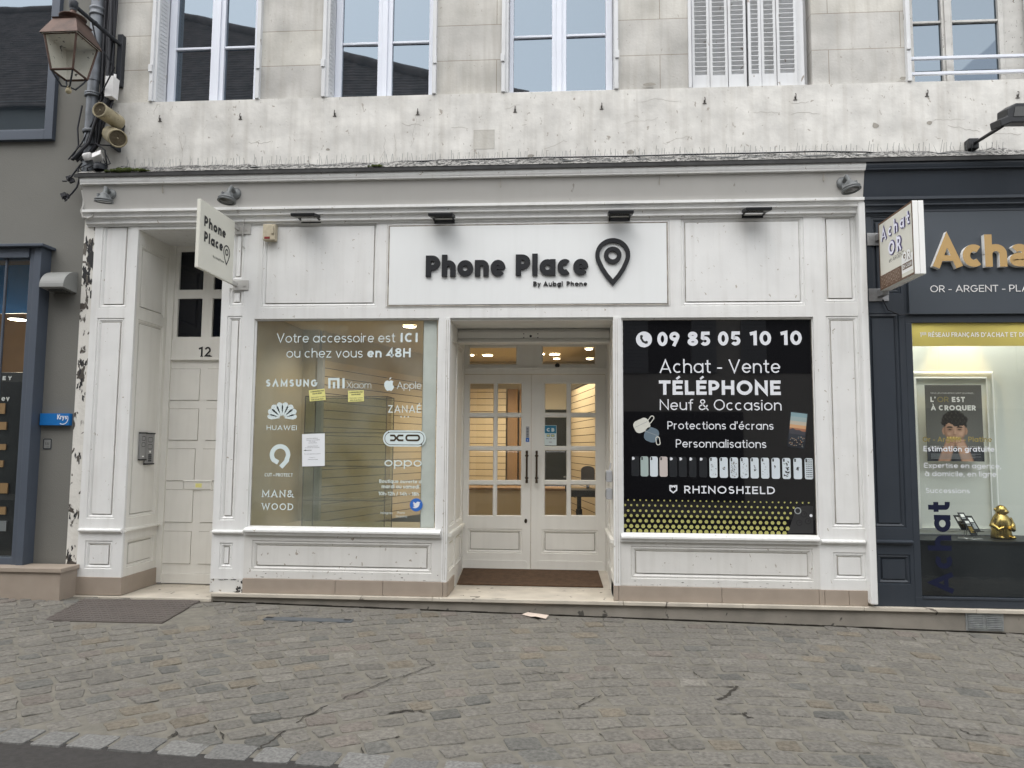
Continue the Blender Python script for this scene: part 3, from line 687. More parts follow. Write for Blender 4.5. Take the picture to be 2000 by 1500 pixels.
cs = [((330,343,412,438,497,504), (418,93), (418,199)), ((655,668,738,766,838,846), (752,83), (752,192)), ((991,1003,1078,1106,1183,1196), (1092,69), (1092,178))]
for i, (c, r, bb) in enumerate(cs):
    w_ = casement(*c, OX[i], zz(*r), zz(*bb))
    leaf_in_reveal(w_, OX[i][0], -1, .055); leaf_in_reveal(w_, OX[i][1], 1, .03)
w5 = casement(1778,1785,1841,1862,1953,1962, OX[4], zz(1868,41), zz(1868,158), old=True)
leaf_in_reveal(w5, OX[4][0], -1, .02); leaf_in_reveal(w5, OX[4][1], 1, .05)
b = MB()
for py in (112,142):
    z = at(1870,py,.10).z; b.box(OX[4][0]+.02, OX[4][1]-.02, .09, .12, z-.014, z+.014)
b.build('guard_rail', 'upvc', w5, bevel=.003)
# the closed louvred shutters
fr_ = MB(); a, c = OX[3]
fr_.box(a, a+.03, .02, .14, ZS+.01, 8.6); xr = at(1557,150,.08).x
fr_.box(xr+.006, xr+.075, .09, .16, ZS+.01, 8.6); fr_.box(xr+.08, c+.01, .2, .3, ZS, 8.6); fr_.box(a, c, .30, .34, ZS, 8.6)
w4 = fr_.build('shuttered_window', 'shutter', H, bevel=.003)
ed = [1351,1386,1422,1458,1461,1487,1517,1557]
for k in range(7):
    if k == 3: continue
    y0 = .07+(.010 if k % 2 else 0)
    x0, x1 = at(ed[k],120,.08).x+.003, at(ed[k+1],120,.08).x-.003
    s = MB(); st = .026
    s.box(x0, x0+st, y0, y0+.035, ZS+.012, 8.5); s.box(x1-st, x1, y0, y0+.035, ZS+.012, 8.5); s.box(x0+st, x1-st, y0+.002, y0+.033, ZS+.012, ZS+.16)
    s.box(x0+st, x1-st, y0+.026, y0+.03, ZS+.15, 8.5)
    z = ZS+.185
    while z < 8.4:
        s.obox(((x0+x1)/2, y0+.014, z), ((x1-x0)/2-st+.002,0,0), (0,.014,-.017), (0,.003,.0035)); z += .0475
    s.build('shutter', 'shutter', w4)
# black hooks along the band (shutter stays)
hooks = [(313,232),(470,228),(654,222),(816,219),(1006,214),(1175,208),(1376,197),(1553,190),(1810,183),(1987,186)]
hk0 = None
for i, (px, py) in enumerate(hooks):
    p = at(px, py, YB)
    if hk0 is None:
        m_ = MB(); m_.box(-.018,.018,-.006,0,-.030,-.024); m_.box(-.008,.008,-.008,0,-.03,.005); m_.tube([(0,-.008,-.015),(0,-.024,-.005),(.003,-.022,.022),(0,-.01,.032)], .0045, 6)
        m_.v = [(x+p.x, y+p.y, z+p.z) for x,y,z in m_.v]
        hk0 = m_.build('wall_hook', 'hook', loc=p); o = hk0
    else:
        o = hk0.copy(); COL.objects.link(o); o.location = p
    tag(o, 'small dark iron shutter hook fixed in the pale render band', 'hook', 'shutter hooks along the render band')
# ================================================================= THE WHITE SHOPFRONT
random.seed(5)
F0 = front(0)
def X0(px, py, Y=0.0): return at(px, py, Y).x
def Z0(px, py, Y=0.0): return at(px, py, Y).z
XL0, XL1 = -4.757, -4.298
XA, XB = X0(428,700), X0(487,800)
XJ1, XJ2 = X0(877,800), X0(1198,800)
XW = X0(1594,830); XR1 = X0(1690,700)
ZM = 3.795                       # foot of the moulding
ZPL = at(700,1133).z; ZST = .187 # plinth top, step top
ZDF = .132
SF = thing('shopfront', 'white painted panelled wooden shopfront with two display windows and a recessed double door', 'shopfront', (-.5, 0, .1))
PROF = [(.30,4.33),(.0,4.31),(-.17,4.262),(-.170,4.228),(-.164,4.208),(-.158,4.198),(-.156,4.187),(-.124,4.185),(-.072,3.950),(-.108,3.944),(-.108,3.918),(-.088,3.912),(-.076,3.885),(-.076,3.872),(-.052,3.864),(-.040,3.836),(-.040,3.818),(-.014,3.812),(-.012,ZM),(.30,ZM)]
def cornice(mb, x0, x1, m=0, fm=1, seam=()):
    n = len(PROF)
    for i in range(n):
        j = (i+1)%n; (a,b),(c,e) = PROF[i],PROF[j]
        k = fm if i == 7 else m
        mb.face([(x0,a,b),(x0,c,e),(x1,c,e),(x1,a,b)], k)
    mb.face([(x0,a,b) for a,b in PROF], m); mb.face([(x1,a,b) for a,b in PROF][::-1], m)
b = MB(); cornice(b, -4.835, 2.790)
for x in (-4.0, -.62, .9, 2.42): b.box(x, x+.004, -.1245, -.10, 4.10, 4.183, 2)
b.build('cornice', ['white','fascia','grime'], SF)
b = MB(); b.box(-4.885, 6.4, -.185, .02, 4.266, 4.281); b.box(-4.885, 6.4, -.19, -.178, 4.250, 4.281)
b.box(-4.86, 6.4, -.17, .02, 4.281, 4.30)
FL = b.build('lead_flashing', 'flash', SF)
# pilasters
def cap(mb, x0, x1, z, d=.035, h=.03, m=0):
    mb.prism([(0.0,z+h+.012),(-d*.5,z+h+.010),(-d,z+h),(-d,z+h*.55),(-d*.6,z+h*.3),(-d*.45,z),(0.0,z)], 0, x0, x1, m)
def pilaster(name, r, ps, caps_, m='white', bottom=None, parent=SF, thick=.03, Y=0):
    b = MB(); F = front(Y); board(b, F, r, 0, ps, thick)
    for z in caps_:
        b.prism([(Y,z+.040),(Y-.02,z+.036),(Y-.034,z+.028),(Y-.034,z+.016),(Y-.022,z+.008),(Y-.016,z),(Y,z)], 0, r[0]+.012, r[1]-.012, 0)
    return b.build(name, [m, 'grime'] if m == 'white' or m == 'worn' else [m, m], parent)
pilaster('pilaster', (XL0,XL1,at(200,1127).z,ZM), [rect(197,436,251,602,0), rect(179,621,233,1013,0), rect(165,1056,219,1111,0)], [at(190,1040).z])
pilaster('pilaster', (XA,XB,ZST+.13,ZM), [rect(453,452,478,548,0), rect(448,563,476,598,0), rect(436,617,466,1016,0), rect(428,1060,454,1110,0)], [at(445,1043).z])
b = MB(); b.box(XA+.002, XB-.001, -.006, .05, ZST-.0, ZST+.128); 
random.seed(15)
for i in range(26):
    u = XB-random.uniform(.0,.05) if i < 14 else random.uniform(XA+.01, XB-.01); v = ZST+random.uniform(.0,.115) if i < 14 else ZST+random.choice([.008,.118,.122]); s = random.uniform(.004,.018)
    kk = [random.uniform(.3,1.2) for _ in range(12)]
    b.face([(min(max(u+s*kk[j]*cos(2*pi*j/12)*(1 if i < 14 else 1.8),XA+.003),XB-.002), -.0075-.00003*i, max(v+s*kk[j]*sin(2*pi*j/12)*(1.2 if i < 14 else .35),ZST+.001)) for j in range(12)], 1 if i % 3 else 2)
b.build('pilaster_foot', ['worn','ink','flake'], SF)
pilaster('pilaster', (XW,XR1-.05,at(1660,1157).z,ZM), [rect(1607,418,1672,591,0), rect(1619,617,1683,1032,0), rect(1628,1079,1692,1133,0)], [at(1655,1063).z])
b = MB(); b.box(XR1-.052, XR1+.012, -.085, .02, at(1700,1178).z, at(1680,386,-.08).z); b.build('edge_post', 'white', SF, bevel=.012)
# beam with the sign panels, door head
ZB = at(1040,620).z; ZS0 = at(1040,625).z
b = MB()
pan = [rect(512,433,738,600,0), rect(755,434,1308,600,0), rect(1330,424,1571,597,0)]
board(b, F0, (XB,XW,ZB,ZM), 0, [pan[0],pan[2]])
b.build('sign_beam', ['white','grime'], SF)
# --- sign panel
b = MB(); r = pan[1]
ring(b, F0, r, .003, inset(r,.004), -.004, 1); q = inset(r,.004); ring(b, F0, q, -.004, inset(q,.012), .010, 0); ring(b, F0, inset(q,.012), .010, inset(q,.024), .004, 1)
q = inset(q,.026); ring(b, F0, q, .004, q, .012, 0); grid(b, F0, *q, .012, (), 2)
ring(b, F0, r, .003, r, -.01, 0)
SG = b.build('sign_panel', ['white','grime','panel'], SF)
FS = front(-.012)
XH = .76; b = MB(); ptext(b, 'Phone', 832, 988, 541, 500, 0, w=.255, gap=.055, d=.036, thick=.03); b.build('raised_lettering', 'letter', SG); b = MB(); ptext(b, 'Place', 1007, 1149.5, 539, 498, 0, w=.255, gap=.055, d=.036, thick=.03); XH = .72
def pin(mb, F, cu, cv, Rr, st, d, th, tail, sc=1, m=0, inner=.5):
    P = [(cu+sc*Rr*cos(R(a)), cv+Rr*sin(R(a))) for a in range(-28, 209, 8)]
    a0 = P[-1]; a1 = P[0]; tip = (cu, cv-tail)
    L_ = [(a0[0]+(tip[0]-a0[0])*t+(-.10*Rr*sc)*sin(pi*t), a0[1]+(tip[1]-a0[1])*t) for t in (.33,.66)]
    Q = [(tip[0]+(a1[0]-tip[0])*t+(.10*Rr*sc)*sin(pi*t), tip[1]+(a1[1]-tip[1])*t) for t in (.33,.66)]
    ribbon(mb, F, P+L_+[tip]+Q, True, st/2, d, th, m, m)
    E = [(cu+sc*Rr*inner*cos(2*pi*i/24), cv+Rr*inner*sin(2*pi*i/24)) for i in range(24)]
    ribbon(mb, F, E, True, st/2, d+.0005, th, m, m)
b.build('raised_lettering', 'letter', SG); b = MB()
c = at(1196.3,500,0); k = at(1196.3,467,0).z-c.z
pin(b, F0, c.x, c.z+.0, k*.88, k*.25, .036, .03, c.z-at(1196,553,0).z, inner=.43); b.build('map_pin_emblem', 'letter', SG)
b = MB(); ptext(b, 'By Aubgi', 1041.6, 1099, 559.5, 550.5, 0, w=.18, gap=.12, d=.022, thick=.012); ptext(b, 'Phone', 1106.5, 1146.6, 559, 550.2, 0, w=.18, gap=.12, d=.022, thick=.012)
b.build('raised_lettering', 'letter', SG)
# door head over the house door, reveal, soffit
ZHS = at(300,448).z; YD = .645
b = MB(); b.box(XL1, XA, .004, .03, ZHS, ZM); b.box(XL1-.01, XA+.01, .03, YD+.06, ZHS, ZHS+.05); b.build('door_head', 'white', SF, bevel=.003)
FL_ = FR((XL1,0,0),(0,1,0),(0,0,1),(1,0,0)); FA = FR((XA,0,0),(0,1,0),(0,0,1),(-1,0,0))
zc = at(190,1040).z
for F, nm in ((FL_, 1), (FA, 0)):
    b = MB(); board(b, F, (0.0305,YD+.03,at(200,1127).z,ZHS), 0, [(.075,.555,at(225,602).z,ZHS-.14),(.075,.555,at(205,1013).z,at(215,621).z),(.075,.555,at(190,1111).z,at(190,1056).z)], mould=.03)
    P = [F.p(.0,zc+.04,d) for d in (0,.03)]
    for (d0,d1,z0,z1) in ((0,.02,zc+.004,zc+.012),(0,.032,zc+.012,zc+.028),(0,.018,zc+.028,zc+.038)):
        x0 = F.o.x; x1 = x0+F.n.x*d1; b.box(x0, x1, .012, YD-.02, z0, z1)
    b.build('door_reveal', ['cream','grime'], SF)
# --- house door
FD = front(YD)
def rD(x0, y0, x1, y1): return rect(x0,y0,x1,y1,YD)
xdl, xdr = X0(327,900,YD), XA-.015
wd = xdr-xdl
HD = MB()
HD.box(XL1, xdl, YD-.035, YD+.05, ZDF+.02, ZHS); HD.box(xdr, XA, YD-.035, YD+.05, ZDF+.02, ZHS)
zr0, zr1 = Z0(370,700,YD), Z0(370,664,YD)
HD.box(xdl, xdr, YD-.018, YD+.05, zr0, zr1); HD.box(xdl, xdr, YD-.030, YD+.05, zr0-.02, zr0)
c1 = (X0(350.5,530,YD), X0(398,530,YD)); cm = (xdl+xdr)/2; c2 = (2*cm-c1[1], 2*cm-c1[0]); 
c2 = (X0(418,530,YD), X0(418,530,YD)+c1[1]-c1[0])
r1_ = (Z0(370,566,YD), Z0(370,491,YD)); r2_ = (Z0(370,658,YD), Z0(370,583,YD))
hl = [(*c1,*r1_),(*c1,*r2_),(*c2,*r1_),(*c2,*r2_)]
grid(HD, FD, xdl, xdr, zr1, ZHS, 0, hl)
for h in hl: ring(HD, FD, h, 0, h, -.03, 0)
ps = []
for y0, y1, xl, xr, xl2 in ((720,782,333,390.6,405),(798,860,330,387.7,399.6),(876,939,325.8,381,385),(956,1020,321,377,394),(1037,1101,317.5,373,389)):
    a, c, z0, z1 = rD(xl,y0,xr,y1); ps.append((a,c,z0,z1)); a2 = rD(xl2,y0,xl2+20,y1)[0]; 
    a2 = c+.080; ps.append((a2, min(a2+(c-a), xdr-.05), z0, z1))
grid(HD, FD, xdl, xdr, ZDF+.02, zr0-.02, .0, ps)
for p in ps:
    ring(HD, FD, p, 0, inset(p,.004), -.006, 1); q = inset(p,.004); ring(HD, FD, q, -.006, q, .008, 0); grid(HD, FD, *q, .008)
HD.box(xdl, xdr-.03, YD-.018, YD-.002, Z0(370,1139,YD), Z0(370,1120,YD))
hd = HD.build('house_door', ['cream','grime'], SF)
g = MB(); grid(g, FD, xdl, xdr, zr1, ZHS, -.028); g.build('pane', 'darkpane', hd)
b = MB(); text(b, FD, '12', X0(390,688,YD), X0(413.5,688,YD), Z0(402,697,YD), Z0(402,678,YD)-Z0(402,697,YD), w=.17, d=.022, serif=True, gap=.2); b.build('house_number', 'ink', hd)
b = MB(); q = rD(360,940,412,955); ring(b, FD, inset(q,-.012), .010, q, .016, 0); ring(b, FD, inset(q,-.012), .010, inset(q,-.012), .0, 0); grid(b, FD, *q, .009); 
b.build('letterbox', ['cream'], hd)
b = MB(); grid(b, FD, *rD(382.5,944,395,952), .0105); tag(b.build('sticker', 'yellow', loc=at(388,948,YD)), 'tiny yellow label on the letterbox flap of the house door', 'sticker')
# --- plinth tiles and steps
b = MB()
zt_ = at(200,1127).z
b.box(XL0-.01, XL1+.012, -.012, .05, ZDF+.003, zt_); b.box(XL1-.02, XL1+.012, .05, YD, ZDF+.003, zt_-.0)
segs = [(XB-.0, X0(655,1145)), (X0(655,1145)+.003, X0(748,1145)), (X0(748,1145)+.003, XJ1-.035), (XJ1-.032, XJ1+.006)]
segs += [(XJ2-.006, XJ2+.04), (XJ2+.043, X0(1409,1160)), (X0(1409,1160)+.003, XW-.02),(XW-.017, XW+.03),(XW+.033, X0(1657,1165)),(X0(1657,1165)+.003, XR1-.05)]
b.build('plinth', 'tile', SF, bevel=.003)
for a, c in segs: b = MB(); b.box(a, c, -.016, .03, ZST+.001, ZPL-.002); b.build('plinth_tile', 'tile', SF, bevel=.003)
for xj, s in ((XJ1,1),(XJ2,-1)):
    b = MB(); b.box(xj-.02*(s > 0)-.0, xj+.02*(s < 0)+.012*s, .031, .42, ZST+.001, ZPL-.004); b.build('plinth_tile', 'tile', SF, bevel=.003)
b = MB()
b.box(XL1-.0, XA+.04, -.055, YD+.04, ZDF-.03, ZDF); b.box(XL0-.13, XL1-.003, -.045, .02, ZDF-.035, ZDF-.002)
b.build('door_step', 'step', SF, bevel=.004)
b = MB()
x = XA+.035
for e in (X0(846,1165), X0(1217,1170), X0(1448,1175), X0(1683,1182), X0(1900,1187), 6.4):
    b.box(x+.0015, e-.0015, -.058, .30, ZST-.032, ZST); x = e
b.box(XJ1, XJ2, .30, .56, ZST-.032, ZST-.001)
b.face([(XJ1,.56,ZST-.001),(XJ2,.56,ZST-.001),(XJ2,1.12,.285),(XJ1,1.12,.285)])
b.build('entrance_step', 'step', SF, bevel=.004)
b = MB(); b.box(-2.98+.0, 6.4, -.028, .3, -.25, ZST-.033); b.box(XA+.03, -2.98, -.026, .3, -.2, ZST-.033); b.box(XL0-.13, XA+.03, -.02, .3, -.1, ZDF-.033)
b.build('base_wall', 'riser', SF)
b = MB(); random.seed(77); x = XA+.05
while x < 6:
    e = x+random.uniform(.03,.16); k0, k1 = random.uniform(.0005,.006), random.uniform(.0005,.006)
    for q0, q1, yy in ((x,e,-.029),): b.face([(q0,yy,gz(q0)-.01),(q1,yy,gz(q1)-.01),(q1,yy,gz(q1)+k1),(q0,yy,gz(q0)+k0)]); b.face([(q0,yy,gz(q0)+.002),(q1,yy,gz(q1)+.002),(q1,yy-k1*2.2,gz(q1,-.05)+.003),(q0,yy-k0*2.2,gz(q0,-.05)+.003)])
    x = e
b.build('dirt_line', 'soil', SF)
# --- peeling painted pier at the left edge
b = MB(); b.box(-4.872, XL0-.002, .004, .40, .06, 3.96); b.build('corner_pier', 'peel', SF)
b = MB()
random.seed(11)
for (py0, py1, k) in ((460,545,3),(545,600,2),(705,712,2),(712,785,2),(885,905,1),(1000,1010,1),(1060,1100,1)):
    b = MB()
    for i in range(k*8):
        py = random.uniform(py0, py1); u = XL0-random.uniform(.004,.07)-(.03 if random.random() < .35 else 0); v = at(165,py).z; n = 14
        s = random.uniform(.005,.024)*(1.9 if py < 545 else .9); kk = [random.uniform(.35,1.3) for _ in range(n)]
        b.face([(max(min(u+s*.7*kk[j]*cos(2*pi*j/n), XL0-.003), -4.871), .0028-.00003*i, v+s*2.2*kk[j]*sin(2*pi*j/n)) for j in range(n)], 1 if i % 3 == 0 else 0)
    b.build('flaked_paint', ['ink','flake'], SF)
# --- display windows: frame with sill, stall riser, pane and lettering
YG = .05
def display(gl, outer, sill_y, riser, tag_):
    g = (X0(gl[0],(gl[1]+gl[3])/2,YG), X0(gl[2],(gl[1]+gl[3])/2,YG), Z0((gl[0]+gl[2])/2,gl[3],YG), Z0((gl[0]+gl[2])/2,gl[1],YG))
    b = MB()
    b_r = (outer[0], outer[1], at((gl[0]+gl[2])/2, sill_y).z, ZB)
    o = b_r; i1 = (g[0]-.016, g[1]+.016, g[2]-.006, g[3]+.018)
    grid(b, F0, *o, .0, [i1]); ring(b, F0, i1, 0, i1, -.02, 0); ring(b, F0, i1, -.02, g, -.03, 0); ring(b, F0, g, -.03, g, -.055, 1)
    zs = o[2]
    b.prism([(.03,zs+.075),(-.02,zs+.068),(-.045,zs+.058),(-.055,zs+.050),(-.055,zs+.034),(-.035,zs+.024),(-.028,zs),(.03,zs)], 0, outer[0]+.008, outer[1]-.008, 0)
    return b.build('display_window', ['white','grime'], SF), g
zsL, zsR = 1047, 1060
oL = (XB, X0(866,830)); oR = (X0(1210,830), XW)
DWL, gL = display((497,627,853,1029), oL, zsL, None, 0)
DWR, gR = display((1217,625,1589,1042), oR, zsR, None, 0)
for o, zs, p in ((oL, at(670,zsL).z, rect(491,1058,843,1117,0)), (oR, at(1400,zsR).z, rect(1232,1069,1588,1133,0))):
    b = MB(); board(b, F0, (o[0],o[1],ZPL,zs), 0, [p], .0, mould=.04)
    random.seed(int(zs*1e4))
    for i in range(20):         # chipped paint along the lower rail
        u = random.uniform(o[0]+.02, o[1]-.02); v = random.choice([ZPL+random.uniform(.002,.03), p[2]-random.uniform(.004,.03), ZPL+random.uniform(.002,.016)]); ww, hh = random.uniform(.004,.022), random.uniform(.0015,.005)
        poly(b, F0, [(u+ww*random.uniform(.5,1)*cos(2*pi*j/9), v+hh*random.uniform(.4,1)*sin(2*pi*j/9)) for j in range(9)], .0006+.00002*i, 2)
    b.build('stall_riser', ['worn','grime','flake'], SF)
for x0, x1 in ((oL[1], XJ1), (XJ2, oR[0])):
    b = MB(); b.box(x0, x1, -.010, .04, ZPL-.002, ZB); 
    for i in (1,2): 
        u = x0+(x1-x0)*i/3; b.box(u-.002, u+.002, -.0115, -.009, ZPL+.02, ZB-.02, 1)
    b.build('corner_post', ['white','grime'], SF, bevel=.004)
g = MB(); grid(g, front(YG), *gL, 0); g.build('pane', 'glass', DWL)
b = MB(); xs0, xs1 = X0(826,830,YG), gL[1]-.012
xs0 = X0(823.5,830,YG); b.face([(xs0,YG+.012,gL[2]),(xs1,YG+.012,gL[2]),(xs1,YG+.012,gL[3]),(xs0,YG+.012,gL[3])]); b.box(xs0, xs0+.004, YG+.012, YG+.02, gL[2], gL[3])
b.build('frosted_strip', 'frostfilm', DWL)
b = MB(); FG = front(YG)
D = dict(d=.002)
def L(s, x0, x1, yb, yt, **k): ptext(b, s, x0, x1, yb, yt, YG, **{**D, **k})
L('Votre accessoire est', 540.5, 772, 669, 650.8, w=.095); L('ICI', 782, 816, 668.5, 650.2, w=.22, gap=.16)
L('ou chez vous', 559.4, 708.5, 698.5, 680.5, w=.095); L('en 48H', 717, 802.4, 698, 680, w=.2, gap=.1)
b.build('slogan_lettering', 'vinyl', DWL)
b = MB(); L('SΛMSUNG', 519, 620, 755.2, 741.2, w=.25, gap=.22); L('Xiaom', 677, 725, 758.4, 745.5, w=.06); L('Apple', 775, 823, 759.5, 745.5, w=.08)
L('HUAWEI', 520.5, 580, 840, 830.8, w=.15, gap=.12); L('ZANAÉ', 758, 822.5, 806, 791.5, w=.13, gap=.22); L('CUT + PROTECT', 517, 572, 930.8, 924.2, w=.17)
L('MAN&', 512, 573, 971, 957.2, w=.15, serif=True, gap=.24); L('WOOD', 511, 573, 996, 983, w=.15, serif=True, gap=.24)
L('oppo', 750.5, 824, 911, 894, w=.13, gap=.10)
b.build('brand_lettering', 'vinyl', DWL)
b = MB()
L('Boutique ouverte d', 740.7, 823, 943.5, 936.6, w=.17); L('mardi au samedi', 745.5, 818.4, 953.8, 946.5, w=.17); L('10h-12h / 14h - 18h', 739, 818, 967.7, 960.7, w=.17)
L('Instagram', 743.5, 766.6, 1004, 999.5, w=.10); L('Phone', 776, 790.6, 1003.5, 999, w=.1); L('Shopping', 773, 795, 1010.5, 1006, w=.1)
b.build('opening_hours', 'vinyl', DWL)
def P(px, py): p = at(px, py, YG); return (p.x, p.z)
s_ = 1/ (at(701,800,YG).x-at(700,800,YG).x)      # pixels per metre on the pane
b = MB()
k = 1/s_                                     # the two-letter maker's mark
for pts in ([(643.5,758.6),(643.5,740.5),(661,740.5),(661,758.6)],[(652.5,758.6),(652.5,746)],[(671,758.6),(671,738.7)]):
    ribbon(b, FG, [P(*q) for q in pts], False, 2.3*k, .002+.0003*len(pts), 0, 0, 0)
b.build('brand_logo', 'vinyl', DWL); b = MB()
ap = [(760,744.5),(764,742.8),(768.5,744.6),(767,748),(767.3,752),(770,755.5),(767.5,760.5),(764.5,763.8),(760.5,762.6),(756.5,763.8),(753,760),(750.4,754),(750.8,748),(754,743.8),(757.5,743.3)]
poly(b, FG, [P(*q) for q in ap], .002); poly(b, FG, [P(*q) for q in ((760.3,742),(760.8,738.8),(764.3,736.6),(763.8,740))], .002)
b.build('brand_logo', 'vinyl', DWL); b = MB(); c = P(551,817)
for i in range(8):                                                   # eight-petal fan
    a2 = R(8+i*164/7); Lh = 34*k*(.86 if i in (0,7) else (.95 if i in (1,6) else 1)); wq = 6.6*k*(.75 if i in (0,7) else 1)
    e1, e2 = (cos(a2),sin(a2)), (-sin(a2),cos(a2)); q = []
    for t, ww in ((.16,.08),(.45,.62),(.72,1),(.92,.78),(1.0,.25),(1.0,-.25),(.92,-.78),(.72,-1),(.45,-.62),(.16,-.08)):
        q.append((c[0]+e1[0]*Lh*t+e2[0]*wq*ww, c[1]+e1[1]*Lh*t*.92+e2[1]*wq*ww))
    poly(b, FG, q, .002)
b.build('brand_logo', 'vinyl', DWL); b = MB()
tq = arc(*P(547,888), 16*k, 16*k, -48, 218)                           # drop-shaped ring
ribbon(b, FG, [P(548.5,912.5)]+[P(560.5,899.5)]+tq[1:]+[P(543.5,903.5)], False, 4.3*k, .002, 0, 0, 0)
b.build('brand_logo', 'vinyl', DWL); b = MB()
for px in (783.5,790.3,797.5): disc(b, FG, *P(px,814), 1.4*k, .002)
b.build('brand_logo', 'vinyl', DWL); b = MB()
def pill(x0, x1, y0, y1, st, d, m):
    (a,c0),(e,c1_) = P(x0,y1), P(x1,y0); q = rrect(a,e,c0,c1_,(c1_-c0)/2*.98,8)
    if st: ribbon(b, FG, q, True, st*k/2, d, 0, m, m)
    else: poly(b, FG, q, d, m)
pill(747.8,832,840.8,872,0,.002,0); pill(751.5,828.5,844.3,868.5,1.1,.0028,1)
for px, py in ((759,844.5),(823,868.2)): disc(b, FG, *P(px,py), 1.4*k, .0034, 1)
for pts in ([(762,850.5),(770,850.5),(774,855.5),(770,860),(762,860)],[(788,850.5),(779,850.5),(774.5,855.5),(779,860),(788,860)]):
    ribbon(b, FG, [P(*q) for q in pts], False, 1.7*k, .0031+.0003*(pts[0][0] > 770), 0, 1, 1)
(a,c0),(e,c1_) = P(793.5,860), P(819,850.5); ribbon(b, FG, rrect(a,e,c0,c1_,(c1_-c0)*.45,4), True, 1.7*k, .0031, 0, 1, 1)
b.build('brand_logo', ['vinyl','slatgap'], DWL)
b = MB(); disc(b, FG, *P(813,986), 12.2*k, .0022, 0, 28)
bird = [(805.8,990.5),(810,989.5),(807,986.5),(809,986),(806.3,982.5),(808.3,982.4),(806.6,979.6),(812.6,983.2),(813.2,981.6),(815,979.8),(817.4,979.9),(819,980.8),(821.3,980.2),(819.6,982.6),(819.4,986),(817,990),(812.8,992.6),(808.6,992.4)]
poly(b, FG, [P(*q) for q in bird], .0027, 1); b.build('social_badge', ['tweet','vinylw'], DWL)
# right window
b = MB()
xr_ = lambda s, x0, x1, yb, yt, **kk: ptext(b, s, x0, x1, yb, yt, YG, **{**D, **kk})
for s, x0, x1 in (('09',1283.6,1327.5),('85',1342.5,1387.5),('05',1402,1446.5),('10',1465,1507),('10',1525,1567)): xr_(s, x0, x1, 676-(x0-1283)/110, 648.3-(x0-1283)/110, w=.235, gap=.10)
xr_('Achat - Vente', 1288, 1524, 728.5, 702, w=.105); xr_('TÉLÉPHONE', 1287, 1525, 771.3, 743, w=.225, gap=.09); xr_('Neuf & Occasion', 1288.5, 1526.5, 801.3, 780, w=.105)
xr_('Protections d’écrans', 1303.6, 1510.7, 838.8, 823.2, w=.115); xr_('Personnalisations', 1320, 1496.5, 874.5, 858.5, w=.115); xr_('RHĪNOSHĪELD', 1336, 1514, 964.3, 949.5, w=.17, gap=.15)
b.build('advert_lettering', 'vinylw', DWR)
b = MB()
disc(b, FG, *P(1257.7,663), 15*k, .002, 0, 32); ribbon(b, FG, [P(*q) for q in ((1252.6,656),(1252.4,661),(1256,667),(1261,669.5),(1264,669))], False, 2.0*k, .0026, 0, 1, 1)
for q in ((1252.8,657),(1262.6,668.5)): disc(b, FG, *P(*q), 2.7*k, .0030, 1)
b.build('printed_phone_icon', ['vinylw','ink'], DWR); b = MB()
ribbon(b, FG, [P(*q) for q in ((1308.5,948.8),(1311.8,948.8),(1312.4,951),(1315,949),(1317.6,951),(1318.2,948.8),(1321.5,948.8),(1321.3,957.5),(1315,962.2),(1308.7,957.5))], True, 1.2*k, .002, 0, 0, 0)
b.build('printed_shield_icon', ['vinylw','ink'], DWR)

b = MB(); grid(b, front(YG), *gR, 0)
for r_, (y, rad) in enumerate(((976.3,1.7),(986.3,2.2),(997,2.6),(1006.5,3.1),(1016.5,3.5),(1027,3.9),(1036.5,4.2))):
    for i in range(34):
        px = 1221+(5.8 if r_ % 2 == 0 else 0)+i*11.75; py = y+(px-1221)/380*6.2
        if px > 1590 or (px > 1552-(r_-1)*3 and r_ > 0) : continue
        disc(b, FG, *P(px,py), rad*k, .002, 1, 6)
MT['hexdot'] = mat('yellow_green_print', (.40,.39,.13), .5); b.build('pane', ['film','hexdot'], DWR)
ca = {'d': (.016,.018,.021), 'g': (.36,.44,.42), 'w': (.62,.68,.72), 'p': (.54,.48,.45)}
for k_, v_ in ca.items(): MT['case_'+k_] = mat('printed_case_'+{'d':'dark','g':'green','w':'white','p':'pink'}[k_], v_, .4)
xs = [(68,150),(163,245),(260,342),(358,442),(458,540),(555,640),(660,740),(765,850),(870,955),(975,1062),(1080,1168),(1187,1275),(1292,1380),(1400,1488),(1508,1598),(1618,1708),(1733,1825),(1848,1938)]
